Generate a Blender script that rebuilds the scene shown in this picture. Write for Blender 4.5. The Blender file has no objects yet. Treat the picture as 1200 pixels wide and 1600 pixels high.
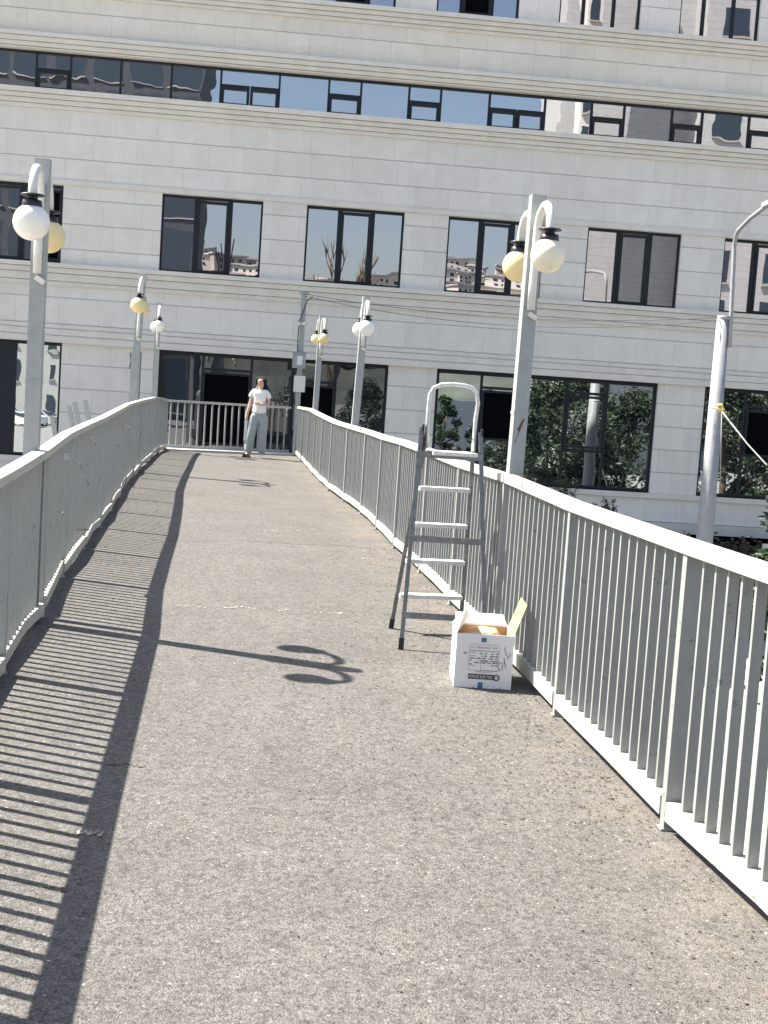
import bpy, bmesh, math, random
from mathutils import Vector, Matrix, noise
random.seed(7)
sc = bpy.context.scene
C = sc.collection
R = math.radians
PI = math.pi

# ---------------------------------------------------------------- camera
EYE = Vector((0, 0, 1.55))
PITCH, ROLL, F = R(5.40), R(3.79), 2050.0
fw = Vector((0, math.cos(PITCH), -math.sin(PITCH)))
up0 = Vector((0, math.sin(PITCH), math.cos(PITCH)))
rt0 = Vector((1, 0, 0))
rt = math.cos(ROLL) * rt0 + math.sin(ROLL) * up0
upv = -math.sin(ROLL) * rt0 + math.cos(ROLL) * up0
cam = bpy.data.cameras.new('camera')
cam.sensor_fit = 'VERTICAL'; cam.sensor_height = 36.0
cam.lens = F / 1600 * 36.0
cam.clip_start = 0.05; cam.clip_end = 3000
co = bpy.data.objects.new('camera', cam); C.objects.link(co)
m = Matrix((rt, upv, -fw)).transposed().to_4x4(); m.translation = EYE
co.matrix_world = m
sc.camera = co

# ---------------------------------------------------------------- sky and sun
SUN = Vector((-0.94, 0.35, 0)).normalized() * math.cos(R(51.8)); SUN.z = math.sin(R(51.8))
w = bpy.data.worlds.new("World"); sc.world = w; w.use_nodes = True
wn = w.node_tree
sky = wn.nodes.new('ShaderNodeTexSky'); sky.sky_type = 'NISHITA'; sky.sun_disc = False
sky.sun_elevation = R(51.8); sky.sun_rotation = math.atan2(SUN.x, SUN.y)
sky.dust_density = 2.2; sky.air_density = 1.0; sky.ozone_density = 1.0
bg = wn.nodes['Background']; bg.inputs[1].default_value = 0.077
wn.links.new(sky.outputs[0], bg.inputs[0])
sl = bpy.data.lights.new('sun', 'SUN'); sl.energy = 5.0; sl.angle = R(0.5); sl.color = (1.0, 0.94, 0.85)
so = bpy.data.objects.new('sun', sl); C.objects.link(so)
so.rotation_euler = SUN.to_track_quat('Z', 'Y').to_euler(); so.location = (-40, 20, 50)
sc.view_settings.view_transform = 'Standard'; sc.view_settings.look = 'None'
sc.view_settings.gamma = 1.0
sc.view_settings.exposure = 1.75
sc.cycles.max_bounces = 8

# ---------------------------------------------------------------- helpers
def tag(o, label=None, cat=None, group=None, kind=None):
    if label: o['label'] = label
    if cat: o['category'] = cat
    if group: o['group'] = group
    if kind: o['kind'] = kind
    return o

def empty(name, loc=(0, 0, 0), rz=0, label=None, cat=None, group=None):
    o = bpy.data.objects.new(name, None); o.empty_display_size = 0.2
    C.objects.link(o); o.location = loc; o.rotation_euler = (0, 0, rz)
    return tag(o, label, cat, group)

class MB:
    def __init__(s): s.bm = bmesh.new()
    def box(s, c, d, rz=0.0, mat=None):
        M = Matrix.Translation(Vector(c)) @ (mat.to_4x4() if mat else Matrix.Rotation(rz, 4, 'Z'))
        v = []
        for x in (-.5, .5):
            for y in (-.5, .5):
                for z in (-.5, .5):
                    v.append(s.bm.verts.new(M @ Vector((x * d[0], y * d[1], z * d[2]))))
        for f in ((0, 1, 3, 2), (4, 6, 7, 5), (0, 4, 5, 1), (2, 3, 7, 6), (0, 2, 6, 4), (1, 5, 7, 3)):
            s.bm.faces.new([v[i] for i in f])
        return s
    def span(s, x0, x1, y0, y1, z0, z1):
        return s.box(((x0 + x1) / 2, (y0 + y1) / 2, (z0 + z1) / 2), (x1 - x0, y1 - y0, z1 - z0))
    def bar(s, a, b, wd, ht, up=(0, 0, 1)):
        a, b = Vector(a), Vector(b); d = b - a; L = d.length; d.normalize()
        u = Vector(up); sx = d.cross(u)
        if sx.length < 1e-4: sx = d.cross(Vector((1, 0, 0)))
        sx.normalize(); u = sx.cross(d)
        M = Matrix((sx, d, u)).transposed()
        return s.box((a + b) / 2, (wd, L, ht), mat=M)
    def tube(s, pts, r, n=10, cap=True, closed=False):
        pts = [Vector(p) for p in pts]
        rs = r if isinstance(r, (list, tuple)) else [r] * len(pts)
        rings = []
        prev = None
        N = len(pts)
        for i, p in enumerate(pts):
            if closed: t = (pts[(i + 1) % N] - pts[i - 1])
            elif i == 0: t = pts[1] - pts[0]
            elif i == N - 1: t = pts[-1] - pts[-2]
            else: t = (pts[i + 1] - pts[i]).normalized() + (pts[i] - pts[i - 1]).normalized()
            t.normalize()
            if prev is None:
                a = t.orthogonal().normalized()
            else:
                a = prev - prev.dot(t) * t
                a.normalize()
            prev = a; b = t.cross(a)
            rings.append([s.bm.verts.new(p + rs[i] * (math.cos(2 * PI * k / n) * a + math.sin(2 * PI * k / n) * b)) for k in range(n)])
        rng = range(N if closed else N - 1)
        for i in rng:
            A, B = rings[i], rings[(i + 1) % N]
            for k in range(n):
                f = s.bm.faces.new((A[k], A[(k + 1) % n], B[(k + 1) % n], B[k])); f.smooth = True
        if cap and not closed:
            s.bm.faces.new(rings[0][::-1]); s.bm.faces.new(rings[-1])
        return s
    def lathe(s, prof, c=(0, 0, 0), n=24):
        c = Vector(c); rings = []
        for r, z in prof:
            if r < 1e-6: rings.append([s.bm.verts.new(c + Vector((0, 0, z)))])
            else: rings.append([s.bm.verts.new(c + Vector((r * math.cos(2 * PI * k / n), r * math.sin(2 * PI * k / n), z))) for k in range(n)])
        for A, B in zip(rings, rings[1:]):
            for k in range(n):
                q = []
                for v in ((A[k % len(A)], A[(k + 1) % n % len(A)], B[(k + 1) % n % len(B)], B[k % len(B)])):
                    if v not in q: q.append(v)
                if len(q) > 2:
                    f = s.bm.faces.new(q); f.smooth = True
        return s
    def quad(s, *p):
        s.bm.faces.new([s.bm.verts.new(Vector(q)) for q in p]); return s
    def build(s, name, mat, parent=None, bevel=0, recalc=True, seg=1):
        if bevel:
            bmesh.ops.bevel(s.bm, geom=[e for e in s.bm.edges if not e.smooth or e.calc_face_angle(0) > 0.6], offset=bevel, segments=seg, affect='EDGES', profile=0.6)
        if recalc: bmesh.ops.recalc_face_normals(s.bm, faces=s.bm.faces)
        me = bpy.data.meshes.new(name); s.bm.to_mesh(me); s.bm.free()
        me.materials.append(mat)
        o = bpy.data.objects.new(name, me); C.objects.link(o)
        if parent: o.parent = parent
        return o

# ---------------------------------------------------------------- node helpers
class NT:
    def __init__(s, name):
        s.m = bpy.data.materials.new(name); s.m.use_nodes = True; s.t = s.m.node_tree
        s.b = s.t.nodes['Principled BSDF']; s.out = s.t.nodes['Material Output']
    def n(s, typ, **k):
        nd = s.t.nodes.new(typ)
        for a, v in k.items(): setattr(nd, a, v)
        return nd
    def lk(s, a, b): s.t.links.new(a, b)
    def val(s, sock, v):
        if hasattr(v, 'links'): s.lk(v, sock)
        else: sock.default_value = v
    def math(s, op, a, b=0.0, c=0.0, clamp=False):
        nd = s.n('ShaderNodeMath', operation=op); nd.use_clamp = clamp
        for i, v in enumerate((a, b, c)): s.val(nd.inputs[i], v)
        return nd.outputs[0]
    def noise(s, vec, scale, detail=4, rough=0.55, dim='3D', dist=0.0):
        nd = s.n('ShaderNodeTexNoise', noise_dimensions=dim)
        if vec is not None: s.lk(vec, nd.inputs['Vector'])
        nd.inputs['Scale'].default_value = scale; nd.inputs['Detail'].default_value = detail; nd.inputs['Roughness'].default_value = rough
        nd.inputs['Distortion'].default_value = dist
        return nd.outputs['Fac']
    def ramp(s, fac, stops):
        nd = s.n('ShaderNodeValToRGB'); cr = nd.color_ramp
        while len(cr.elements) < len(stops): cr.elements.new(0.5)
        for e, (p, c) in zip(cr.elements, stops):
            e.position = p
            e.color = (c, c, c, 1) if isinstance(c, (int, float)) else (*c, 1)
        s.lk(fac, nd.inputs[0]); return nd.outputs[0]
    def mix(s, fac, a, b, mode='MIX'):
        nd = s.n('ShaderNodeMix', data_type='RGBA', blend_type=mode)
        s.val(nd.inputs[0], fac)
        for i, v in ((6, a), (7, b)):
            if hasattr(v, 'links'): s.lk(v, nd.inputs[i])
            else: nd.inputs[i].default_value = (*v, 1) if len(v) == 3 else v
        return nd.outputs[2]
    def obj(s, kind='Object'): return s.n('ShaderNodeTexCoord').outputs[kind]
    def bump(s, h, strength=0.3, dist=0.01):
        nd = s.n('ShaderNodeBump'); nd.inputs['Strength'].default_value = strength; nd.inputs['Distance'].default_value = dist
        s.lk(h, nd.inputs['Height']); s.lk(nd.outputs[0], s.b.inputs['Normal'])
    def scalev(s, vec, sx, sy, sz):
        nd = s.n('ShaderNodeMapping'); s.lk(vec, nd.inputs[0]); nd.inputs['Scale'].default_value = (sx, sy, sz); return nd.outputs[0]

def simple(name, col, rough=0.5, metal=0.0, var=0.0, scale=8, bump=0.0, sss=0):
    N = NT(name); b = N.b
    b.inputs['Roughness'].default_value = rough; b.inputs['Metallic'].default_value = metal
    if var:
        f = N.noise(N.obj(), scale, 5, 0.65)
        lo = tuple(c * (1 - var) for c in col); hi = tuple(min(1, c * (1 + var * 0.6)) for c in col)
        N.lk(N.ramp(f, [(0.3, lo), (0.7, hi)]), b.inputs['Base Color'])
        if bump: N.bump(f, bump, 0.004)
    else: b.inputs['Base Color'].default_value = (*col, 1)
    if sss:
        b.inputs['Subsurface Weight'].default_value = sss; b.inputs['Subsurface Radius'].default_value = (0.06, 0.05, 0.03)
    return N.m

def asphalt(name, lo, hi, tan=True):
    N = NT(name); v = N.obj()
    n1 = N.noise(v, 150, 3, 0.75); n2 = N.noise(v, 60, 4, 0.7); n3 = N.noise(v, 1.1, 5, 0.6); n4 = N.noise(v, 9, 5, 0.6)
    g = N.math('ADD', N.math('MULTIPLY', n1, 0.55), N.math('MULTIPLY', n2, 0.45))
    base = N.ramp(g, [(0.32, lo), (0.52, tuple((a + b) / 2 for a, b in zip(lo, hi))), (0.70, hi)])
    # pale and dark stones in the surface
    vo = N.n('ShaderNodeTexVoronoi'); vo.inputs['Scale'].default_value = 75; N.lk(v, vo.inputs['Vector'])
    sep = N.n('ShaderNodeSeparateColor'); N.lk(vo.outputs['Color'], sep.inputs[0])
    small = N.math('LESS_THAN', vo.outputs['Distance'], 0.34)
    pale = N.math('MULTIPLY', N.math('GREATER_THAN', sep.outputs[0], 0.985), small)
    dark = N.math('MULTIPLY', N.math('LESS_THAN', sep.outputs[0], 0.16), small)
    c = N.mix(N.math('MULTIPLY', pale, 0.75), base, (0.36, 0.35, 0.33))
    c = N.mix(N.math('MULTIPLY', dark, 0.65), c, (0.045, 0.043, 0.042))
    vg = N.n('ShaderNodeTexVoronoi'); vg.inputs['Scale'].default_value = 185; N.lk(v, vg.inputs['Vector'])
    sg = N.n('ShaderNodeSeparateColor'); N.lk(vg.outputs['Color'], sg.inputs[0])
    grain = N.ramp(sg.outputs[1], [(0.0, 0.50), (0.22, 0.88), (0.7, 1.08), (0.97, 1.28), (1.0, 1.8)])
    c = N.mix(1.0, c, grain, 'MULTIPLY')
    vh = N.n('ShaderNodeTexVoronoi'); vh.inputs['Scale'].default_value = 48; N.lk(v, vh.inputs['Vector'])
    sh = N.n('ShaderNodeSeparateColor'); N.lk(vh.outputs['Color'], sh.inputs[0])
    c = N.mix(1.0, c, N.ramp(sh.outputs[1], [(0.0, 0.74), (0.4, 1.0), (1.0, 1.14)]), 'MULTIPLY')
    big = N.ramp(n3, [(0.32, 0.90), (0.68, 1.07)])
    c = N.mix(1.0, c, big, 'MULTIPLY')
    c = N.mix(1.0, c, N.ramp(n4, [(0.3, 0.90), (0.7, 1.08)]), 'MULTIPLY')
    if tan:   # wind-blown soil and leaf crumbs gathered along the right-hand railing and in old patches
        s = N.n('ShaderNodeSeparateXYZ'); N.lk(v, s.inputs[0])
        lat = N.math('ADD', s.outputs[0], N.math('MULTIPLY', s.outputs[1], 0.135))   # lateral coordinate across the deck
        edge = N.math('MULTIPLY', N.math('SUBTRACT', lat, 1.22), 2.2, clamp=True)
        soil = N.math('MULTIPLY', edge, N.ramp(N.noise(v, 2.3, 6, 0.7), [(0.42, 0.0), (0.62, 1.0)]))
        c = N.mix(N.math('MULTIPLY', soil, 0.33), c, (0.22, 0.18, 0.135))
        crumbs = N.math('MULTIPLY', N.math('MULTIPLY', N.math('SUBTRACT', lat, 0.2), 0.8, clamp=True), N.ramp(N.noise(v, 42, 5, 0.8), [(0.57, 0.0), (0.64, 1.0)]))
        c = N.mix(N.math('MULTIPLY', crumbs, 0.8), c, (0.06, 0.055, 0.05))
        # faint cracks
        vc = N.n('ShaderNodeTexVoronoi', feature='DISTANCE_TO_EDGE'); vc.inputs['Scale'].default_value = 0.33
        wv = N.n('ShaderNodeVectorMath', operation='ADD'); N.lk(v, wv.inputs[0])
        nn = N.n('ShaderNodeTexNoise'); nn.inputs['Scale'].default_value = 2.0; nn.inputs['Detail'].default_value = 6; N.lk(v, nn.inputs['Vector']); N.lk(nn.outputs['Color'], wv.inputs[1])
        N.lk(wv.outputs[0], vc.inputs['Vector'])
        crack = N.math('LESS_THAN', vc.outputs['Distance'], 0.003)
        c = N.mix(N.math('MULTIPLY', crack, 0.28), c, (0.05, 0.048, 0.045))
    N.lk(c, N.b.inputs['Base Color']); N.b.inputs['Roughness'].default_value = 0.9
    N.b.inputs['Specular IOR Level'].default_value = 0.25
    h = N.math('ADD', N.math('MULTIPLY', n2, 0.6), N.math('MULTIPLY', vg.outputs['Distance'], -0.7))
    N.bump(h, 0.7, 0.006)
    return N.m

def stone(name, z0, rh, tint=(1, 1, 1), vj=0.95, wrow=0.022):
    """Pale limestone cladding: courses from z0 of height rh, vertical joints at uneven spacing."""
    N = NT(name); v = N.obj(); s = N.n('ShaderNodeSeparateXYZ'); N.lk(v, s.inputs[0])
    x = N.math('ADD', s.outputs[0], s.outputs[1])
    t = N.math('DIVIDE', N.math('SUBTRACT', s.outputs[2], z0), rh)
    row = N.math('FLOOR', t); fr = N.math('SUBTRACT', t, row)
    W = N.math('ADD', N.math('DIVIDE', x, vj), N.math('MULTIPLY', row, 37.37))
    ve = N.n('ShaderNodeTexVoronoi', feature='DISTANCE_TO_EDGE', voronoi_dimensions='1D'); N.lk(W, ve.inputs['W']); ve.inputs['Scale'].default_value = 1.0; ve.inputs['Randomness'].default_value = 0.75
    vf = N.n('ShaderNodeTexVoronoi', feature='F1', voronoi_dimensions='1D'); N.lk(W, vf.inputs['W']); vf.inputs['Scale'].default_value = 1.0; vf.inputs['Randomness'].default_value = 0.75
    sep = N.n('ShaderNodeSeparateColor'); N.lk(vf.outputs['Color'], sep.inputs[0])
    jh = N.math('MINIMUM', fr, N.math('SUBTRACT', 1.0, fr))
    jh = N.math('LESS_THAN', jh, wrow / 2 / rh)
    jv = N.math('LESS_THAN', ve.outputs['Distance'], 0.008)
    a = (0.69 * tint[0], 0.66 * tint[1], 0.615 * tint[2]); b_ = (0.745 * tint[0], 0.715 * tint[1], 0.67 * tint[2])
    c = N.mix(sep.outputs[0], a, b_)
    mott = N.noise(v, 2.2, 8, 0.72, dist=0.6)
    c = N.mix(1.0, c, N.ramp(mott, [(0.3, 0.92), (0.7, 1.05)]), 'MULTIPLY')
    streak = N.noise(N.scalev(v, 3.0, 3.0, 0.25), 1.0, 5, 0.65)
    c = N.mix(1.0, c, N.ramp(streak, [(0.3, 0.96), (0.65, 1.015)]), 'MULTIPLY')
    st2 = N.noise(N.scalev(v, 5.5, 5.5, 0.35), 1.0, 4, 0.7)
    c = N.mix(N.math('MULTIPLY', N.ramp(st2, [(0.58, 0.0), (0.72, 1.0)]), 0.08), c, (0.34, 0.33, 0.30))
    pale = N.math('MULTIPLY', N.ramp(N.noise(v, 3.0, 3, 0.5), [(0.66, 0.0), (0.7, 1.0)]), 0.12)
    c = N.mix(pale, c, (0.8, 0.79, 0.76))
    c = N.mix(N.math('MULTIPLY', jh, 0.62), c, (0.16, 0.16, 0.16))
    c = N.mix(N.math('MULTIPLY', jv, 0.22), c, (0.22, 0.22, 0.22))
    N.lk(c, N.b.inputs['Base Color']); N.b.inputs['Roughness'].default_value = 0.8
    N.bump(mott, 0.12, 0.01)
    return N.m

def glass_dark(name, refl=0.62, col=(0.72, 0.78, 0.86), wob=0.5, sc_=0.55):
    """Coated facade glass: mirror-like coat over a dark room, slightly wavy."""
    N = NT(name); t = N.t
    v = N.obj()
    g = N.n('ShaderNodeBsdfGlossy'); g.inputs['Color'].default_value = (*col, 1); g.inputs['Roughness'].default_value = 0.0
    d = N.n('ShaderNodeBsdfDiffuse'); d.inputs['Color'].default_value = (0.012, 0.015, 0.02, 1)
    mx = N.n('ShaderNodeMixShader'); mx.inputs[0].default_value = refl
    nz = N.noise(v, sc_, 2, 0.5); bp = N.n('ShaderNodeBump'); bp.inputs['Strength'].default_value = wob; bp.inputs['Distance'].default_value = 0.012
    N.lk(nz, bp.inputs['Height']); N.lk(bp.outputs[0], g.inputs['Normal'])
    N.lk(d.outputs[0], mx.inputs[1]); N.lk(g.outputs[0], mx.inputs[2]); N.lk(mx.outputs[0], N.out.inputs[0])
    return N.m

def painted(name, col, rough=0.45, rust=0.0, chip=(0.12, 0.11, 0.1)):
    N = NT(name); v = N.obj()
    f = N.noise(v, 14, 5, 0.7)
    c = N.mix(1.0, col, N.ramp(f, [(0.3, 0.90), (0.7, 1.05)]), 'MULTIPLY')
    runs = N.noise(N.scalev(v, 20, 20, 1.2), 1.0, 4, 0.6)
    c = N.mix(1.0, c, N.ramp(runs, [(0.3, 0.92), (0.7, 1.03)]), 'MULTIPLY')
    if rust:
        k = N.ramp(N.noise(v, 9, 7, 0.8), [(0.66 - rust, 0.0), (0.69 - rust, 1.0)])
        c = N.mix(N.math('MULTIPLY', k, 0.8), c, chip)
    N.lk(c, N.b.inputs['Base Color']); N.b.inputs['Roughness'].default_value = rough
    N.bump(f, 0.15, 0.003)
    return N.m

M = {}
M.update(
    deck=asphalt('deck_asphalt', (0.055, 0.053, 0.050), (0.183, 0.174, 0.160)),
    street=asphalt('street_asphalt', (0.22, 0.215, 0.20), (0.42, 0.41, 0.39), tan=False),
    pave=simple('pavement', (0.36, 0.35, 0.33), 0.85, var=0.12, scale=1.5),
    rail=painted('rail_paint', (0.46, 0.445, 0.385), 0.55, rust=0.065),
    bar=painted('baluster_paint', (0.275, 0.285, 0.275), 0.55, rust=0.05),
    lamp=painted('lamp_post_paint', (0.34, 0.36, 0.36), 0.45),
    arm=painted('lamp_arm_paint', (0.70, 0.69, 0.64), 0.4),
    black=simple('black_plastic', (0.015, 0.015, 0.016), 0.35, var=0.3, scale=20),
    frame=simple('window_frame_dark', (0.014, 0.018, 0.024), 0.5),
    void=simple('unlit_black', (0.004, 0.004, 0.005), 0.9),  # near-black colour standing in for unlit depth
    trim=simple('stone_trim', (0.66, 0.625, 0.56), 0.75, var=0.09, scale=2.5, bump=0.1),
    gl=glass_dark('window_glass', 0.55, (0.80, 0.735, 0.745), 0.22, 0.6),
    gl_strip=glass_dark('strip_window_glass', 0.58, (0.83, 0.795, 0.79), 0.22, 0.9),
    gl_dim=glass_dark('entrance_glass', 0.17, (0.80, 0.84, 0.88), 0.2, 0.9),
    gl_low=glass_dark('ground_window_glass', 0.52, (0.80, 0.86, 0.88), 0.2, 0.9),
    concrete=simple('concrete', (0.45, 0.44, 0.42), 0.9, var=0.15, scale=4, bump=0.2),
    steel=simple('galvanised_steel', (0.31, 0.32, 0.33), 0.55, 0.0, var=0.12, scale=6),
    globe_w=simple('globe_white', (0.86, 0.83, 0.77), 0.25, var=0.03, scale=5, sss=0.5),
    globe_y=simple('globe_yellowed', (0.80, 0.66, 0.36), 0.28, var=0.06, scale=5, sss=0.5),
    globe_c=simple('globe_cream', (0.83, 0.76, 0.60), 0.26, var=0.05, scale=5, sss=0.5),
)

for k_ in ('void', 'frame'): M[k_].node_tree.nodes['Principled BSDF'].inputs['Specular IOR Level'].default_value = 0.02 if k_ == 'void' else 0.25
# ---------------------------------------------------------------- facade frame
D = 33.0; A = R(5.5)
GZ = -4.2
fx = Vector((math.cos(A), math.sin(A), 0)); fn = Vector((math.sin(A), -math.cos(A), 0))
def mirror(X, Y):
    P = Vector((X, Y - D, 0)); q = P - 2 * P.dot(fn) * fn
    return q.x, q.y + D
def virt(px, Z):      # where a thing must stand for its reflection to be seen at photo column px, Z metres away
    return mirror((px - 600) / F * Z, Z)

# ---------------------------------------------------------------- ground
g = MB(); g.quad((-900, -1500, GZ), (900, -1500, GZ), (900, 900, GZ), (-900, 900, GZ))
tag(g.build('ground', M['street']), kind='structure')
g = MB(); g.box((0, 0, 0), (70, 4.0, 0.13))
pv = g.build('pavement', M['pave']); tag(pv, kind='structure')
pv.location = Vector((0, D, GZ + 0.065)) + fn * 3.2; pv.rotation_euler.z = A

# ---------------------------------------------------------------- office building
bld = empty('office_building', (0, D, 0), A, 'long pale limestone office building with stepped cornices and dark framed windows beyond the footbridge', 'building')
UL, UR = -34.0, 42.0
ground_w = [(-19.5, -13.8), (-11.9, -8.15), (-5.80, -0.12), (1.10, 6.80), (8.03, 13.7), (15.0, 20.6), (22, 27.6), (29, 34.6)]
f1_w = [(-15.2, -12.3), (-11.2, -8.27), (-5.91, -3.46), (-2.39, 0.03), (1.13, 3.56), (4.66, 7.08), (8.20, 10.64), (11.73, 14.2), (15.3, 17.7), (18.8, 21.2), (22.3, 24.7), (25.8, 28.2)]
top_w = [(-2.57 + 3.04 * k, -0.53 + 3.04 * k) for k in range(-8, 11)]
def band(mb, z0, z1, holes, y0=0.0, y1=0.45, u0=UL, u1=UR):
    cur = u0
    for a, b in holes:
        if a > cur: mb.span(cur, a, y0, y1, z0, z1)
        cur = b
    if cur < u1: mb.span(cur, u1, y0, y1, z0, z1)
def wall(z0, z1, holes, mat):
    cur = UL
    for a, b in list(holes) + [(UR, UR)]:
        if a > cur: mb = MB(); mb.span(cur, a, 0.0, 0.45, z0, z1); mb.build('pier' if holes else 'wall', mat, bld)
        cur = b
wall(-1.42, -0.82, [], stone('stone_base', -1.42, 0.6))
wall(-0.82, 2.12, ground_w, stone('stone_piers_low', 1.61, 0.585, (0.97, 0.965, 0.94), vj=1.15))
wall(2.12, 3.53, [], stone('stone_band_low', 3.21, 0.64, (0.965, 0.965, 0.945)))
wall(3.53, 5.89, [(a, b) for a, b in f1_w], stone('stone_piers_mid', 5.58, 0.595, (0.97, 0.97, 0.95)))
wall(5.89, 7.70, [], stone('stone_band_mid', 6.53, 0.59, (0.965, 0.965, 0.945)))
wall(9.02, 10.33, [], stone('stone_band_high', 9.95, 0.60, (0.96, 0.935, 0.88)))
wall(10.33, 13.2, top_w, stone('stone_piers_high', 10.75, 0.60, (1.01, 1.0, 0.985)))
wall(13.2, 15.5, [], stone('stone_parapet', 13.2, 0.60))
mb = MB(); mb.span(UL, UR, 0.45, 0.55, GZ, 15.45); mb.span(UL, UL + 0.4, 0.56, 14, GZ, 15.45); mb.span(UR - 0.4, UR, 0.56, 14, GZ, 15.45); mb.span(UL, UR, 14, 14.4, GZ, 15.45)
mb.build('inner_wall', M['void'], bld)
mb = MB(); mb.span(UL, UR, 0.5, 14.2, 15.46, 15.7); mb.build('roof', M['concrete'], bld)
# the strip window zone has a recessed dark band
def cornice(steps, holes=()):
    mb = MB()
    for z0, z1, p in steps:
        band(mb, z0, z1 - (0.008 if z1 - z0 > 0.03 else 0), list(holes), -p, 0.0 - 0.0005)
    return mb.build('cornice', M['trim'], bld, bevel=0.008)
cornice([(-1.68, -1.42, 0.14)])
cornice([(-0.82, -0.68, 0.07)])
cornice([(2.12, 2.29, 0.13), (2.292, 2.455, 0.09), (2.457, 2.57, 0.05)])
cornice([(3.50, 3.60, 0.06), (3.602, 3.785, 0.10), (3.787, 3.915, 0.15), (3.917, 4.03, 0.20)])
cornice([(5.90, 6.03, 0.05)])
cornice([(7.66, 7.76, 0.06), (7.762, 7.875, 0.10), (7.877, 7.985, 0.15), (7.987, 8.11, 0.21)])
cornice([(9.03, 9.075, 0.05), (9.077, 9.18, 0.10), (9.182, 9.295, 0.15), (9.297, 9.40, 0.20)])
cornice([(10.31, 10.40, 0.06), (10.402, 10.505, 0.11), (10.507, 10.61, 0.16), (10.612, 10.72, 0.22)])
# sill block under the strip glass
mb = MB(); mb.span(UL, UR, 0.0, 0.45, 7.70, 8.11); mb.build('wall', M['trim'], bld)
# basement recess: near-black sheet carries the recess shade in its colour
mb = MB(); mb.span(UL, UR, 0.5 - 0.06, 0.449, -3.0, -1.69); mb.build('basement_dark_sheet', M['void'], bld)
mb = MB(); mb.span(UL, UR, 0.0, 0.43, GZ, -3.0); mb.build('plinth', stone('stone_plinth', -3.0, 0.6), bld)
sp_ = stone('stone_plinth_pier', -1.69, 0.6)
for (a, b), (c, d) in zip(ground_w, ground_w[1:]): mb = MB(); mb.span(b + 0.05, c - 0.05, 0.02, 0.42, -2.995, -1.69); mb.build('pier', sp_, bld)

def window(u0, u1, z0, z1, mulls, gm, depth=0.14, fr=0.06, sashes=(), opens=(), transoms=(), wide=0.11, lightedge=False):
    """frame + glass; mulls: (u centre, width); sashes/opens: (u0,u1,z0,z1) casements, closed, or open with a near-black plate for the unlit room"""
    f = MB(); e = 0.0
    y0, y1 = depth - 0.05, depth + 0.03
    f.span(u0, u1, y0, y1, z0, z0 + fr); f.span(u0, u1, y0, y1, z1 - fr * 1.3, z1)
    f.span(u0, u0 + fr, y0, y1, z0 + fr, z1 - fr * 1.3); f.span(u1 - fr, u1, y0, y1, z0 + fr, z1 - fr * 1.3)
    for uc, wd in mulls: f.span(uc - wd / 2, uc + wd / 2, y0 + 0.004, y1, z0 + fr, z1 - fr * 1.3)
    for a, b, z in transoms: f.span(a, b, y0 + 0.007, y1, z - 0.035, z + 0.035)
    win = f.build('window', M['frame'], bld)
    p = MB()
    p.quad((u0 + 0.01, depth, z0 + 0.01), (u1 - 0.01, depth, z0 + 0.01), (u1 - 0.01, depth, z1 - 0.01), (u0 + 0.01, depth, z1 - 0.01))
    p.build('pane', gm, win)
    for a, b, c, d in sashes:
        s = MB(); t = 0.065; ys, ye = depth - 0.075, depth - 0.005
        s.span(a, b, ys, ye, c, c + t); s.span(a, b, ys, ye, d - t, d); s.span(a, a + t, ys, ye, c + t, d - t); s.span(b - t, b, ys, ye, c + t, d - t)
        s.build('sash', M['frame'], win)
    for a, b, c, d in opens:
        s = MB(); t = 0.06; ys, ye = depth - 0.075, depth - 0.012
        s.span(a, b, ys, ye, c, c + t); s.span(a, b, ys, ye, d - t, d); s.span(a, a + t, ys, ye, c + t, d - t); s.span(b - t, b, ys, ye, c + t, d - t)
        s.build('sash', M['frame'], win)
        s = MB(); s.span(a + t, b - t, depth - 0.008, depth - 0.004, c + t, d - t); s.build('dark_backing', M['void'], win)  # solid near-black plate painted as the darkness of the room
    return win
# first floor: three lights each
for i, (a, b) in enumerate(f1_w):
    wd = b - a
    m1, m2 = a + wd * 0.345, a + wd * 0.675
    kw = {}
    if i == 1: kw = dict(opens=[(b - 0.62, b - 0.03, 4.08, 5.78)])
    window(a, b, 4.032, 5.888, [(m1, 0.12), (m2, 0.12)], M['gl'], sashes=[(m1 + 0.03, m2 - 0.03, 4.06, 5.80)], fr=0.05, **kw)
# top floor: middle light open and dark on two of them
for i, (a, b) in enumerate(top_w):
    m1, m2 = a + 0.62, a + 1.38
    window(a, b, 10.72, 13.19, [(m1, 0.08), (m2, 0.08)], M['gl'], opens=([(m1 + 0.03, m2 - 0.03, 10.78, 13.0)] if i in (8, 9) else []), fr=0.05)
# strip window on the second floor, one long ribbon
ed = [-16.2, -14.9, -13.7, -12.6, -11.4, -10.2, -9.05, -8.24, -7.05, -5.84, -4.65, -3.23, -2.02, -1.23, -0.04, 0.75, 1.97, 3.37, 4.56, 5.39, 6.62, 7.40, 8.62, 9.99, 11.2, 12.0, 13.2, 14.0, 15.2, 16.6, 17.8]
sash = []
for a, b in ((-9.05, -8.24), (-2.02, -1.23), (-0.04, 0.75), (4.56, 5.39), (6.62, 7.40), (11.2, 12.0), (13.2, 14.0)):
    sash.append((a + 0.02, b - 0.02, 8.13, 8.58))
for a, b in ((-4.65, -3.23), (1.97, 3.37), (8.62, 9.99)):
    mid = (a + b) / 2
    sash += [(a + 0.02, mid - 0.01, 8.13, 8.58), (mid + 0.01, b - 0.02, 8.13, 8.58)]
window(UL, UR, 8.112, 9.02, [(u, 0.05) for u in ed], M['gl_strip'], fr=0.045, sashes=sash, depth=0.2, transoms=[(s[0], s[1], 8.60) for s in sash])
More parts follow.
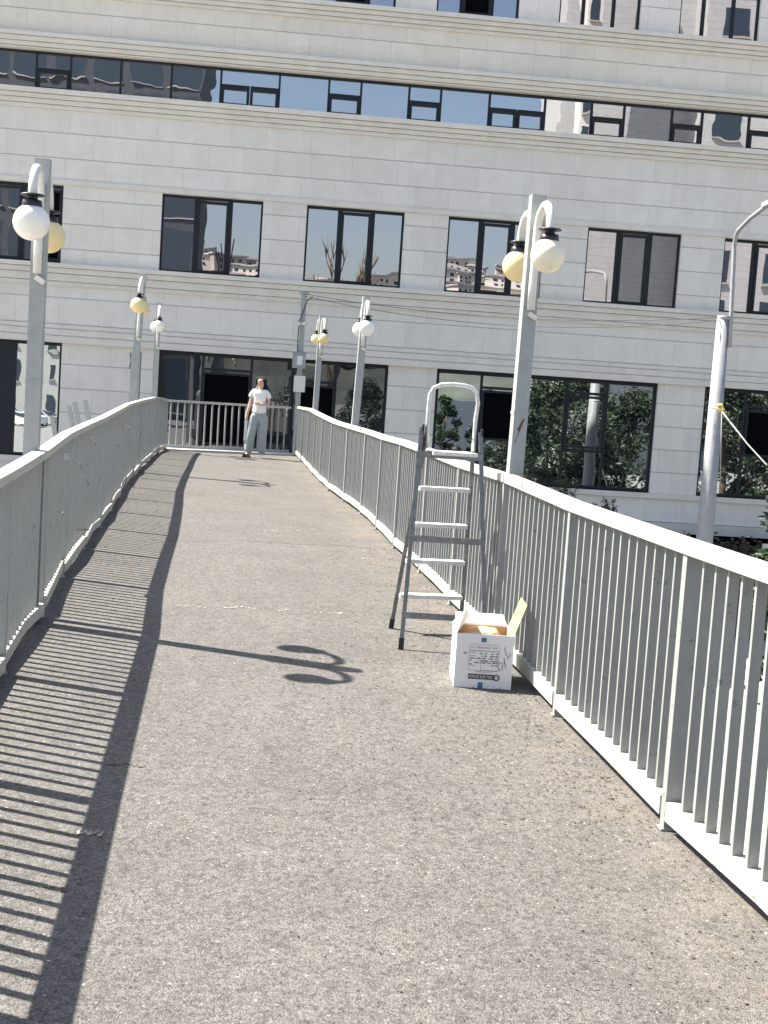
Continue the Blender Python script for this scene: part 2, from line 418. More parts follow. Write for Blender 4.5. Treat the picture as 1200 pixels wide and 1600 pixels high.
# ground floor
window(-11.9, -8.15, -0.678, 2.118, [(-9.45, 0.42)], M['gl_low'], fr=0.06, opens=[(-11.8, -9.66, -0.6, 2.0)])
window(-19.5, -13.8, -0.678, 2.118, [(-17, 0.08)], M['gl_low'])
window(-5.80, -0.12, -0.678, 2.118, [(-4.72, 0.06), (-3.52, 0.06), (-2.35, 0.06), (-1.42, 0.06)], M['gl_dim'], fr=0.07,
       opens=[(-4.72, -3.52, -0.15, 1.66), (-2.35, -1.42, -0.15, 1.50)], transoms=[(-4.72, -3.52, 1.72), (-2.35, -1.42, 1.58)])
window(1.10, 6.80, -0.678, 2.118, [(2.27, 0.06), (3.16, 0.06), (4.46, 0.06), (5.52, 0.06)], M['gl_low'], fr=0.08,
       opens=[(2.29, 3.14, 0.40, 1.66)], sashes=[(4.48, 5.50, 0.34, 1.68)], transoms=[(2.27, 3.16, 1.72), (4.46, 5.52, 1.74), (4.46, 5.52, 0.28)])
for a in (8.03, 15.0, 22.0, 29.0):
    window(a, a + 5.6, -0.678, 2.118, [(a + 1.15, 0.06), (a + 2.1, 0.06), (a + 3.4, 0.06), (a + 4.45, 0.06)], M['gl_low'], fr=0.07,
           opens=[(a + 1.17, a + 2.08, 0.40, 1.60)], transoms=[(a + 1.15, a + 2.1, 1.68)])
# small bits of stuff on the basement ledge: stone coping with planting seen over the railing
# ---------------------------------------------------------------- footbridge deck
LP = [(-0.32, -4.5), (-0.60, -2.5), (-0.95, 0.0), (-1.40, 3.2), (-1.625, 4.85), (-1.845, 6.45), (-2.065, 8.0), (-2.335, 9.6), (-2.555, 11.2), (-2.765, 12.8), (-3.00, 14.4), (-3.24, 16.0), (-3.49, 17.6), (-3.70, 19.2), (-3.90, 20.8), (-4.09, 22.4), (-4.29, 24.0), (-4.43, 25.4), (-4.50, 26.6)]
RP = [(2.35, -4.5), (2.10, -2.5), (1.75, 0.0), (1.34, 3.12), (1.10, 4.72), (0.90, 6.35), (0.715, 7.95), (0.52, 9.52), (0.33, 11.1), (0.11, 12.7), (-0.08, 14.3), (-0.29, 15.9), (-0.56, 17.5), (-0.84, 19.1), (-1.06, 20.7), (-1.27, 22.3), (-1.49, 24.1), (-1.72, 25.9), (-1.96, 27.7)]
def off(poly, d):
    out = []
    for i, p in enumerate(poly):
        a = Vector(poly[max(0, i - 1)]); b = Vector(poly[min(len(poly) - 1, i + 1)])
        t = (b - a).normalized(); n_ = Vector((t.y, -t.x)); out.append((p[0] + n_.x * d, p[1] + n_.y * d))
    return out
Lo, Ro = off(LP, -0.14), off(RP, 0.14)
mb = MB()
for i in range(len(LP) - 1):
    q = [Lo[i], Ro[i], Ro[i + 1], Lo[i + 1]]
    v = [mb.bm.verts.new((x, y, z)) for z in (0.0, -0.28) for x, y in q]
    mb.bm.faces.new(v[0:4]); mb.bm.faces.new(v[7:3:-1])
    mb.bm.faces.new((v[0], v[3], v[7], v[4])); mb.bm.faces.new((v[1], v[5], v[6], v[2]))
    if i == len(LP) - 2: mb.bm.faces.new((v[2], v[6], v[7], v[3]))
bmesh.ops.remove_doubles(mb.bm, verts=mb.bm.verts, dist=1e-4)
deck = mb.build('footbridge_deck', M['deck']); tag(deck, kind='structure')
for s, P in ((-1, LP), (1, RP)):
    o = off(P, s * 0.02)
    mb = MB()
    for a, b in zip(o, o[1:]): mb.bar((a[0], a[1], -0.55), (b[0], b[1], -0.55), 0.18, 0.5)
    gd = mb.build('girder', M['lamp'], deck)
# concrete lip at the far end
e0, e1 = Vector((*LP[-1], 0)), Vector((*RP[-1], 0))
mb = MB(); n_ = Vector((-(e1 - e0).y, (e1 - e0).x, 0)).normalized()
mb.bar(e0 + n_ * 0.10 + Vector((0, 0, 0.012)), e1 + n_ * 0.10 + Vector((0, 0, 0.012)), 0.5, 0.05)
tag(mb.build('landing_kerb', M['concrete']), kind='structure')
# columns carrying the deck
for yy in (2.0, 14.0, 25.0):
    c = MB(); c.lathe([(0, 0), (0.32, 0), (0.32, 3.4), (0, 3.4)], n=20)
    o = c.build('bridge_pier', M['concrete'], deck); o.location = (0.55 - yy * 0.14, yy, GZ)

# faint chalk and paint lines on the asphalt
ch = simple('chalk', (0.30, 0.28, 0.23), 0.95, var=0.4, scale=30)
def ground_pt(px, py, z=0.0):
    d = fw + rt * (px - 600) / F - upv * (py - 800) / F
    t = (z - EYE.z) / d.z
    return EYE + d * t
for pts in ([(268, 948), (300, 947), (322, 950)], [(345, 951), (380, 949), (402, 952)], [(432, 955), (452, 953), (470, 957)], [(484, 956), (505, 958), (535, 959)],
            [(110, 1303), (136, 1302), (164, 1305)], [(395, 828), (440, 831), (500, 828)], [(478, 860), (520, 862)], [(560, 874), (604, 872), (640, 876)], [(596, 850), (620, 856)]):
    mb = MB()
    P_ = [ground_pt(*p) for p in pts]
    for a, b in zip(P_, P_[1:]):
        n2 = 8
        for k in range(n2):
            if random.random() < 0.45: continue
            p = a.lerp(b, k / n2); q = a.lerp(b, (k + 0.95) / n2)
            wd = random.uniform(0.008, 0.028)
            j = random.uniform(-.012, .012)
            mb.quad((p.x, p.y - wd + j, 0.004), (q.x, q.y - wd * random.uniform(.5, 1) + j, 0.004), (q.x, q.y + wd * random.uniform(.4, 1) + j, 0.004), (p.x, p.y + wd + j, 0.004))
    tag(mb.build('chalk_mark', ch), kind='structure')
# rounded repair stain and worn pale patches lie in the asphalt material; a few fallen leaves lie loose
lv = simple('dry_leaf', (0.16, 0.10, 0.045), 0.9, var=0.4, scale=30); rr = random.Random(12); mb = MB()
for k in range(46):
    yy = rr.uniform(3.2, 22); sd = rr.random() < 0.6
    P_ = RP if sd else LP
    for (a, b) in zip(P_, P_[1:]):
        if a[1] <= yy <= b[1]: xx = a[0] + (b[0] - a[0]) * (yy - a[1]) / (b[1] - a[1])
    xx += (-1 if sd else 1) * min(0.9, rr.expovariate(6) + 0.03); s_ = rr.uniform(0.008, 0.018); an = rr.random() * 6.3
    c_, d_ = math.cos(an) * s_, math.sin(an) * s_
    mb.quad((xx - c_, yy - d_, 0.005), (xx + d_ * .5, yy - c_ * .5, 0.006 + s_ * .3), (xx + c_, yy + d_, 0.005), (xx - d_ * .5, yy + c_ * .5, 0.006 + s_ * .2))
tag(mb.build('fallen_leaves', lv, recalc=False), 'small fallen dry leaves lying loose near the feet of both railings', 'leaves', kind='stuff')
# transverse seams and cracks
for pts in ([(235, 843), (300, 846), (380, 845), (460, 850), (540, 853), (615, 861)], [(285, 770), (340, 772), (420, 777), (500, 775)], [(330, 727), (380, 729), (440, 733)], [(182, 640), (120, 1140)][:0], [(160, 1196), (200, 1195), (232, 1199)]):
    mb = MB(); P_ = [ground_pt(*p) for p in pts]; wd = 0.006; prev = None
    for a, b in zip(P_, P_[1:]):
        for k in range(10):
            p = a.lerp(b, k / 10); jj = random.uniform(-.02, .02); q = (p.x, p.y + jj)
            if prev: mb.quad((prev[0], prev[1] - wd, 0.003), (q[0], q[1] - wd, 0.003), (q[0], q[1] + wd, 0.003), (prev[0], prev[1] + wd, 0.003))
            prev = q
    tag(mb.build('deck_crack', simple('crack', (0.05, 0.048, 0.045), 0.95), recalc=False), kind='structure')
# dry leaves, chips and grit gathered at the railing foot
mb = MB(); rr = random.Random(3)
for k in range(2600):
    i = rr.choice([4, 5, 5, 5, 6, 6, 7, 8, 9]); t = rr.random()
    a, b = Vector(RP[i - 1]), Vector(RP[i]); p = a.lerp(b, t)
    dd = min(1.4, rr.expovariate(3.2)) + 0.01
    x, y = p.x - dd, p.y - dd * 0.13
    s = rr.uniform(0.0025, 0.009); an = rr.random() * PI
    c, d = math.cos(an) * s, math.sin(an) * s
    mb.quad((x - c, y - d, 0.003), (x + d * .5, y - c * .5, 0.004 + s * .4), (x + c, y + d, 0.003), (x - d * .5, y + c * .5, 0.004))
grit = mb.build('dry_litter', simple('dry_litter', (0.12, 0.10, 0.075), 0.95, var=0.6, scale=60), recalc=False)
tag(grit, 'dry leaf crumbs and grit scattered along the foot of the right railing', 'litter', kind='stuff')

# ---------------------------------------------------------------- railings
def htab(y, T):
    for (a, b), (c, d) in zip(T, T[1:]):
        if a <= y <= c: return b + (d - b) * (y - a) / (c - a)
    return T[0][1] if y < T[0][0] else T[-1][1]
TR = [(-5, 1.07), (3, 1.075), (4.7, 1.07), (6.35, 1.06), (8, 1.075), (9.5, 1.055), (12.7, 1.06), (14.3, 1.035), (16.2, 1.03), (18.3, 1.03), (21, 1.055), (24.1, 1.085), (26, 1.06), (27.7, 1.04)]
TL = [(-5, 1.00), (4.8, 1.005), (6.5, 1.02), (8, 1.045), (9.9, 1.068), (11.5, 1.08), (12.9, 1.09), (15.3, 1.105), (17.7, 1.11), (21.5, 1.11), (24, 1.105), (25.4, 1.08), (26.6, 1.03)]
def railing(P, T, side, label, wav, seed, rng_parts):
    """side +1: right fence, inner side at -x"""
    rr = random.Random(seed)
    t = empty('bridge_railing', (P[3][0], P[3][1], 0), 0, label, 'railing', 'railings of the footbridge')
    off0 = Vector((P[3][0], P[3][1], 0))
    def L(p): return Vector(p) - off0
    # cap: continuous swept box
    top = MB(); bot = MB()
    for i in range(len(P) - 1):
        a, b = P[i], P[i + 1]
        ax, ay = a[0] + side * 0.03, a[1]; bx, by = b[0] + side * 0.03, b[1]
        n = 4
        for k in range(n):
            u, v_ = k / n, (k + 1) / n
            y0, y1 = ay + (by - ay) * u, ay + (by - ay) * v_
            x0, x1 = ax + (bx - ax) * u, ax + (bx - ax) * v_
            z0, z1 = htab(y0, T) - 0.022, htab(y1, T) - 0.022
            top.bar(L((x0, y0, z0)), L((x1, y1 + 0.001, z1)), 0.080, 0.046)
        ja, jb = (rr.uniform(-wav, wav), rr.uniform(-wav, wav)), (rr.uniform(-wav, wav), rr.uniform(-wav, wav))
        d = Vector((bx - ax, by - ay, 0)).normalized() * 0.035
        bow = rr.uniform(-wav, wav) * 0.8
        m_ = ((ax + bx) / 2 + bow, (ay + by) / 2, 0.085 + abs(bow) * 0.5)
        p0 = (ax + d.x + ja[0] * 0.6, ay + d.y, 0.078 + ja[1]); p1 = (bx - d.x + jb[0] * 0.6, by - d.y, 0.078 + jb[1])
        bot.bar(L(p0), L(m_), 0.070, 0.070); bot.bar(L(m_), L(p1), 0.070, 0.070)
    top.build('top_rail', M['rail'], t, bevel=0.006, seg=2); bot.build('bottom_rail', M['rail'], t, bevel=0.005)
    rest = MB(); restn = 0; cands = []
    for i, p in enumerate(P):
        a = Vector(P[max(0, i - 1)]); b = Vector(P[min(len(P) - 1, i + 1)]); an = math.atan2((b - a).y, (b - a).x) - PI / 2
        q = L((p[0] + side * 0.035, p[1], 0)); h = htab(p[1], T) - 0.046
        mb = MB(); mb.box((q.x + side * 0.008, q.y, (h - 0.03) / 2), (0.092, 0.042, h + 0.03), an)
        mb.build('post', M['bar'], t, bevel=0.003)
        mb = MB(); mb.box((q.x - side * 0.0, q.y, 0.006), (0.095, 0.05, 0.006), an); mb.build('foot_plate', M['lamp'], t)
        if i < len(P) - 1:
            a, b = Vector(p), Vector(P[i + 1]); n = 13
            for k in range(1, n + 1):
                c = a.lerp(b, (k + 0.25) / (n + 1.5)); cands.append((c, math.atan2((b - a).y, (b - a).x) - PI / 2))
    near = sorted([c for c in cands if rng_parts[0] <= c[0].y], key=lambda c: c[0].y)[:100]
    ids = set(id(c) for c in near)
    for c in cands:
        q = L((c[0].x + side * 0.03 + rr.uniform(-.002, .002), c[0].y, 0)); h = htab(c[0].y, T) - 0.043
        z0 = 0.10; jit = rr.uniform(-.015, .015)
        mb = MB() if id(c) in ids else rest
        mb.box((q.x, q.y, (h + z0) / 2), (0.038, 0.016, h - z0), c[1] + jit)
        if id(c) in ids: mb.build('baluster', M['bar'], t)
    tag(rest.build('balusters', M['bar'], t), kind='stuff')
    return t
rail_l = railing(LP, TL, -1, 'left railing of the footbridge with wavy bottom rail and wire ends poking through its bars', 0.022, 5, (4.9,))
rail_r = railing(RP, TR, 1, 'right railing of the footbridge running beside the ladder and the cardboard box', 0.004, 9, (3.2,))
tie_m = simple('tie_wire', (0.13, 0.13, 0.12), 0.7)
# wire ties and bent brackets sticking out of the left railing
for (y, z, k) in ((9.3, 0.92, 0), (10.3, 0.80, 1), (11.6, 0.93, 1), (9.0, 0.55, 1), (11.0, 0.62, 1), (10.5, 0.25, 2), (14.8, 0.70, 1), (15.7, 0.9, 1), (17.5, 0.8, 1), (18.4, 0.5, 1), (20.3, 0.62, 1), (22.0, 0.9, 1), (23.5, 0.6, 1), (24.5, 0.85, 1)):
    for (a, b) in zip(LP, LP[1:]):
        if a[1] <= y <= b[1]: x = a[0] + (b[0] - a[0]) * (y - a[1]) / (b[1] - a[1])
    mb = MB(); o0 = Vector(rail_l.location)
    p = Vector((x, y, z)) - o0
    if k == 0: mb.box(p + Vector((0.02, 0, 0)), (0.05, 0.12, 0.05))
    elif k == 2: mb.bar(p, p + Vector((0.10, -0.03, 0.01)), 0.012, 0.012)
    else:
        tr_ = random.Random(int(y * 100)); e1_ = p + Vector((tr_.uniform(.01, .035), tr_.uniform(-.05, .03), tr_.uniform(-.05, .02)))
        mb.tube([p + Vector((-0.02, 0.0, 0.012)), p + Vector((0.004, 0.006, 0.0)), e1_, e1_ + Vector((tr_.uniform(-.02, .01), -0.01, tr_.uniform(-.045, -.01)))], 0.0045, 6)
    mb.build('bracket' if k == 0 else 'wire_tie', M['lamp'] if k == 0 else tie_m, rail_l)
# end railing
t = empty('end_railing', (LP[-1][0], LP[-1][1], 0), 0, 'short straight railing closing the far end of the footbridge behind the walking woman', 'railing', 'railings of the footbridge')
a, b = Vector((0, 0, 0)), Vector((RP[-1][0] - LP[-1][0], RP[-1][1] - LP[-1][1], 0))
t.location += n_ * 0.34 - Vector((0, 0, 0.02))
an = math.atan2(b.y, b.x)
a2, b2 = a.lerp(b, 0.012), a.lerp(b, 0.988)
MB().bar(a2 + Vector((0, 0, 1.015)), b2 + Vector((0, 0, 1.015)), 0.06, 0.045).build('top_rail', M['rail'], t, bevel=0.004)
MB().bar(a2 + Vector((0, 0, 0.085)), b2 + Vector((0, 0, 0.085)), 0.045, 0.06).build('bottom_rail', M['lamp'], t, bevel=0.004)
for k in range(1, 19):
    p = a.lerp(b, k / 19); wd = 0.028
    MB().box((p.x, p.y, 0.555), (wd, 0.035, 0.87), an).build('baluster', M['bar'], t)

# ---------------------------------------------------------------- lamps
BD = Vector((-0.135, 1, 0)).normalized()
def lamp_post(x, y, top, label, mats, spread=0.38, gr=0.102, gz=2.355, pw=0.088, tilt=0.0, angle=0.0):
    t = empty('globe_lamp', (x - math.tan(R(tilt)) * 1.05, y, -0.45), 0, label, 'street lamp', 'twin globe lamps along the footbridge')
    t.rotation_euler.y = R(tilt)
    z0 = 0.45
    mb = MB(); mb.box((0, 0, (top + z0) / 2), (pw, pw, top + z0), math.atan2(BD.y, BD.x) - PI / 2)
    mb.build('post', M['lamp'], t, bevel=0.004)
    # clamp collar
    mb = MB(); mb.box((0, 0, z0 + 1.45), (pw + .006, pw + .006, 0.02), math.atan2(BD.y, BD.x) - PI / 2); mb.build('collar', M['lamp'], t)
    mb = MB(); mb.bar((0.0, -0.052, z0 + 2.06), (0.05, -0.06, z0 + 2.03), 0.03, 0.03); mb.build('cable_hook', M['arm'], t)
    bd = Matrix.Rotation(angle, 3, 'Z') @ BD
    for s, mt in zip((-1, 1), mats):
        d = bd * s; c0 = d * 0.062
        zt = z0 + top - 0.085; rad = (spread - 0.062) / 2
        pts = [c0 + Vector((0, 0, z0 + 2.08)), c0 + Vector((0, 0, z0 + 2.25))]
        ztop = zt - rad * 1.05
        zarc = max(ztop, z0 + gz + gr + 0.05)
        pts.append(c0 + Vector((0, 0, zarc - 0.05)))
        hh = zt - zarc
        for k in range(0, 13):
            th = PI * k / 12
            pts.append(c0 + d * (rad * (1 - math.cos(th))) + Vector((0, 0, zarc + hh * math.sin(th))))
        cx = d * spread
        pts.append(cx + Vector((0, 0, z0 + gz + gr + 0.035)))
        mb = MB(); mb.tube(pts, 0.025, 12)
        mb.build('arm', M['arm'], t)
        mb = MB()
        mb.lathe([(0, 0.060), (0.062, 0.058), (0.068, 0.052), (0.062, 0.047), (0.03, 0.045), (0.03, 0.028), (0.052, 0.024), (0.056, 0.0), (0.058, -0.022), (0.0, -0.022)], cx + Vector((0, 0, z0 + gz + gr - 0.005)), 24)
        mb.build('cap', M['black'], t)
        mb = MB(); prof = [(gr * math.sin(PI * k / 20), gr * math.cos(PI * k / 20)) for k in range(1, 20)]
        mb.lathe([(0, gr)] + prof + [(0, -gr)], cx + Vector((0, 0, z0 + gz)), 32)
        mb.build('globe', mt, t)
    return t
lamp_post(-2.125, 7.82, 2.745, 'nearest lamp on the left railing with a white globe in front and yellowed globe behind', (M['globe_w'], M['globe_y']), gz=2.34)
lamp_post(0.790, 8.15, 2.775, 'nearest lamp on the right, rust scratched post standing behind the stepladder', (M['globe_c'], M['globe_y']), gz=2.38, tilt=0.5)
lamp_post(-4.01, 20.3, 3.04, 'middle lamp on the left railing with two yellowed globes', (M['globe_y'], M['globe_y']), gz=2.54, gr=0.122, spread=0.46, tilt=2.2, pw=0.105)
lamp_post(-4.72, 26.2, 2.93, 'farthest lamp on the left railing showing one small white globe', (M['globe_w'], M['globe_w']), angle=0.13, gz=2.46, gr=0.115, pw=0.10)
lamp_post(-0.477, 17.6, 2.74, 'middle lamp on the right railing with white globes side by side', (M['globe_w'], M['globe_w']), gz=2.31, gr=0.108, tilt=1.5, pw=0.095)
lamp_post(-1.386, 24.1, 2.79, 'farthest lamp on the right railing with a small yellow globe', (M['globe_y'], M['globe_y']), angle=0.10, gr=0.106, tilt=0.7, pw=0.095)

# rust gash on the near right lamp post
exec_rust = simple('rust', (0.13, 0.06, 0.035), 0.9, var=0.5, scale=60)
lp = [o for o in C.objects if o.name.startswith('globe_lamp')][1]
mb = MB(); zc = 1.33 + 0.45
mb.quad((-0.030, -0.0475, zc - 0.06), (-0.018, -0.0475, zc - 0.07), (0.002, -0.0445, zc + 0.0), (-0.012, -0.0455, zc + 0.015))
mb.quad((-0.012, -0.0460, zc + 0.02), (0.004, -0.0448, zc + 0.0), (0.032, -0.041, zc + 0.09), (0.020, -0.0425, zc + 0.085))
mb.quad((-0.032, -0.0480, zc - 0.12), (-0.028, -0.0480, zc - 0.12), (-0.022, -0.0470, zc - 0.06), (-0.030, -0.0470, zc - 0.06))
mb.build('rust_mark', exec_rust, lp, recalc=False)

# ---------------------------------------------------------------- stepladder
def PT(px, py, Y):
    d = fw + rt * (px - 600) / F - upv * (py - 800) / F
    return EYE + d * (Y / d.y)
lad = empty('stepladder', (0.35, 8.05, 0), 0, 'paint spattered grey metal stepladder with white steps standing beside the cardboard box', 'ladder')
lo = Vector(lad.location)
def Q(v): return Vector(v) - lo
Af = Vector((0.154, 7.74, 0)); Cf = Vector((0.665, 7.80, 0)); Bf = Vector((0.095, 8.42, 0)); Df = Vector((0.55, 8.50, 0))
At = PT(659, 668, 8.02); Ct = PT(751, 676, 8.08)
Bt = PT(667, 676, 8.07); Dt = PT(741, 684, 8.12)
dark = simple('ladder_grey', (0.19, 0.20, 0.205), 0.45, 0.25, var=0.35, scale=30, bump=0.1)
lgt = simple('ladder_light', (0.62, 0.63, 0.62), 0.4, 0.3, var=0.3, scale=24, bump=0.1)
stepm = simple('ladder_step', (0.70, 0.69, 0.66), 0.55, 0.1, var=0.2, scale=30, bump=0.2)
def leg(a, b, mt):
    d = (b - a).normalized()
    mb = MB(); mb.bar(Q(a + d * 0.05), Q(b), 0.026, 0.020, up=(0, 1, 0.1)); l = mb.build('leg', mt, lad, bevel=0.004)
    mb = MB(); mb.bar(Q(a), Q(a + d * 0.07), 0.032, 0.027, up=(0, 1, 0.1)); mb.build('rubber_foot', M['black'], l, bevel=0.003)
leg(Af, At, dark); leg(Cf, Ct, dark); leg(Bf, Bt, dark); leg(Df, Dt, dark)
def onleg(a, b, z): t = (z - a.z) / (b.z - a.z); return a.lerp(b, t)
for z in (0.205, 0.66, 1.165):
    a, b = onleg(Af, At, z), onleg(Cf, Ct, z - 0.005)
    f = Vector((0, -0.016, 0))
    mb = MB(); mb.bar(Q(a + f - Vector((0.015, 0, 0))), Q(b + f + Vector((0.012, 0, 0))), 0.006, 0.038); mb.build('crossbar', dark, lad)
for i, z in enumerate((0.235, 0.47, 0.71, 0.945)):
    a, b = onleg(Bf, Bt, z), onleg(Df, Dt, z)
    mid_a, mid_b = a + Vector((0.012, -0.03, 0)), b + Vector((-0.012, -0.03, 0))
    mb = MB(); mb.bar(Q(mid_a), Q(mid_b), 0.085, 0.024); mb.build('step', stepm, lad, bevel=0.004)
a, b = Bt.copy(), Dt.copy(); a.z = b.z = 1.175
mb = MB(); mb.bar(Q(a + Vector((0.02, -0.02, 0))), Q(b + Vector((-0.0, 0.0, 0))), 0.20, 0.022); mb.build('platform', stepm, lad, bevel=0.004)
# hoop
hp = [(667, 700), (668, 660), (670, 632), (672, 616), (678, 606), (690, 601), (708, 600.5), (726, 602.5), (738, 606), (745, 614), (747, 630), (743, 655), (741, 684), (739, 705)]
mb = MB(); mb.tube([Q(PT(x, y, 8.06 + 0.06 * (x - 667) / 75)) for x, y in hp], 0.0125, 10); mb.build('hoop_handle', lgt, lad)
# hinge plates
for p in (At, Ct):
    mb = MB(); mb.box(Q(p + Vector((0.01, 0.03, -0.06))), (0.012, 0.09, 0.16)); mb.build('hinge', M['black'], lad)

# ---------------------------------------------------------------- cardboard box
crd = simple('box_white_board', (0.78, 0.76, 0.76), 0.7, var=0.04, scale=3)
inn = simple('box_inner_board', (0.42, 0.30, 0.19), 0.85, var=0.08, scale=6)
bx = empty('cardboard_box', (0.58, 6.84, 0), R(1.0), 'open white cardboard box with printed label standing on the deck at the right railing', 'box')
W_, Dp, H_ = 0.305, 0.33, 0.29; th = 0.004
x0, x1 = -W_ / 2, W_ / 2
mb = MB()
mb.span(x0, x1, 0, th, 0.001, H_); mb.span(x0, x1, Dp - th, Dp, 0.001, H_); mb.span(x0, x0 + th, th, Dp - th, 0.001, H_); mb.span(x1 - th, x1, th, Dp - th, 0.001, H_); mb.span(x0 + th, x1 - th, th, Dp - th, 0.001, 0.006)
mb.build('carton', crd, bx)
mb = MB()
q = 0.0045
mb.quad((x0 + q, q, 0.008), (x1 - q, q, 0.008), (x1 - q, Dp - q, 0.008), (x0 + q, Dp - q, 0.008))
mb.quad((x0 + q, Dp - q - .001, 0.01), (x1 - q, Dp - q - .001, 0.01), (x1 - q, Dp - q - .001, H_ - .01), (x0 + q, Dp - q - .001, H_ - .01))
mb.quad((x1 - q - .001, q, 0.01), (x1 - q - .001, Dp - q, 0.01), (x1 - q - .001, Dp - q, H_ - .01), (x1 - q - .001, q, H_ - .01))
mb.build('lining', inn, bx, recalc=False)
def flap(p0, p1, vec, mt, ft=0.003):
    p0, p1, vec = Vector(p0), Vector(p1), Vector(vec)
    n_ = (p1 - p0).cross(vec).normalized() * ft
    pts = [p0, p1, p1 + vec - (p1 - p0) * 0.03, p0 + vec + (p1 - p0) * 0.03]
    mb = MB(); v = [mb.bm.verts.new(p) for p in pts] + [mb.bm.verts.new(p + n_) for p in pts]
    for f in ((0, 1, 2, 3), (7, 6, 5, 4), (0, 4, 5, 1), (1, 5, 6, 2), (2, 6, 7, 3), (3, 7, 4, 0)): mb.bm.faces.new([v[i] for i in f])
    mb.build('flap', mt, bx)
mb = MB(); LQ = [(x0, 0.0, H_), (x0, Dp, H_), (x0 + 0.085, Dp * 0.8, H_ + 0.055), (x0 + 0.045, 0.03, H_ + 0.125)]
vv = [mb.bm.verts.new(p) for p in LQ] + [mb.bm.verts.new((p[0] - 0.003, p[1], p[2] + 0.001)) for p in LQ]
for f in ((0, 1, 2, 3), (7, 6, 5, 4), (0, 4, 5, 1), (1, 5, 6, 2), (2, 6, 7, 3), (3, 7, 4, 0)): mb.bm.faces.new([vv[i] for i in f])
mb.build('flap', crd, bx)                       # left flap stands
flap((x0 + 0.01, Dp, H_), (x1 - 0.01, Dp, H_), (0, 0.12, 0.035), crd)               # back flap leans away
flap((x1, 0.02, H_), (x1, Dp - 0.02, H_), (0.06, 0.03, 0.16), simple('box_yellow_flap', (0.42, 0.31, 0.13), 0.7, var=0.05, scale=8))
if 0: flap((x0 + 0.01, 0.0, H_ - 0.004), (x1 - 0.01, 0.0, H_ - 0.004), (0, 0.06, -0.12), crd)   # front flap folded inside
ink = simple('box_ink', (0.05, 0.05, 0.06), 0.8); blue = simple('box_blue_tape', (0.06, 0.17, 0.30), 0.5, var=0.2, scale=20)
def bxq(mb, u0, u1, z0, z1, y=-0.0015):
    mb.quad((x0 + u0 * W_, y, z0 * H_), (x0 + u1 * W_, y, z0 * H_), (x0 + u1 * W_, y, z1 * H_), (x0 + u0 * W_, y, z1 * H_))
mb = MB(); bxq(mb, 0.42, 0.505, 0.005, 0.115); bxq(mb, 0.43, 0.52, 0.86, 0.94); mb.build('tape', blue, bx, recalc=False)
mb = MB(); rr = random.Random(2)
def rect(u0, u1, z0, z1, t=0.004):
    bxq(mb, u0, u1, z0, z0 + t); bxq(mb, u0, u1, z1 - t, z1); bxq(mb, u0, u0 + t, z0, z1); bxq(mb, u1 - t, u1, z0, z1)
rect(0.235, 0.76, 0.70, 0.815); rect(0.23, 0.755, 0.33, 0.69)
bxq(mb, 0.445, 0.75, 0.335, 0.34); bxq(mb, 0.445, 0.449, 0.30, 0.45)
bxq(mb, 0.255, 0.35, 0.60, 0.605); bxq(mb, 0.255, 0.35, 0.655, 0.66)
for u0, u1, z in ((0.42, 0.47, .645), (.50, .545, .645), (.62, .66, .645), (.70, .74, .645), (.45, .48, .60), (.50, .545, .60), (.60, .67, .60), (.69, .74, .60), (.26, .34, .555), (.37, .44, .555), (.46, .53, .555), (.58, .66, .555), (.69, .74, .555),
                  (.42, .58, .51), (.61, .745, .51), (.33, .42, .475), (.44, .53, .475), (.56, .62, .475), (.65, .745, .475), (.63, .67, .43), (.69, .74, .43), (.25, .28, .51), (.25, .29, .44), (.31, .33, .42), (0.14, .20, .64)):
    u = u0
    while u < u1:
        wd = rr.uniform(0.006, 0.014); bxq(mb, u, min(u + wd, u1), z - 0.009, z + 0.009 + rr.uniform(0, .006)); u += wd + 0.004
bxq(mb, 0.24, 0.70, 0.17, 0.265)
mb.build('print', ink, bx, recalc=False)
def text(body, size, u, z, mat, name='lettering', y=-0.003, rot=0, sx=1.0, parent=bx, ww=W_, hh=H_, xx=None):
    cu = bpy.data.curves.new(name, 'FONT'); cu.body = body; cu.size = size; cu.align_x = 'CENTER'; cu.align_y = 'CENTER'
    o = bpy.data.objects.new(name, cu); C.objects.link(o)
    dg = bpy.context.evaluated_depsgraph_get(); me = bpy.data.meshes.new_from_object(o.evaluated_get(dg)); C.objects.unlink(o); bpy.data.objects.remove(o)
    me.materials.clear(); me.materials.append(mat)
    o = bpy.data.objects.new(name, me); C.objects.link(o); o.parent = parent
    o.rotation_euler = (PI / 2, rot, 0); o.scale = (sx, 1, 1); o.location = (x0 + u * ww, y, z * hh)
    return o
text('HOROZ ELECTRIC', 0.020, 0.46, 0.217, crd, sx=0.80)
text('I D - H 8 6 0 0 0 8 - 1 G R', 0.0155, 0.49, 0.757, ink, sx=0.82)
text('220-240V  50Hz  E27  LED', 0.0085, 0.50, 0.305, ink, sx=0.95)
mb = MB(); ang = [(x0 + 0.735 * W_ + 0.013 * math.cos(k * PI / 8), -0.004, 0.215 * H_ + 0.015 * math.sin(k * PI / 8)) for k in range(16)]
mb.tube(ang, 0.0028, 6, closed=True); mb.build('emblem', ink, bx)
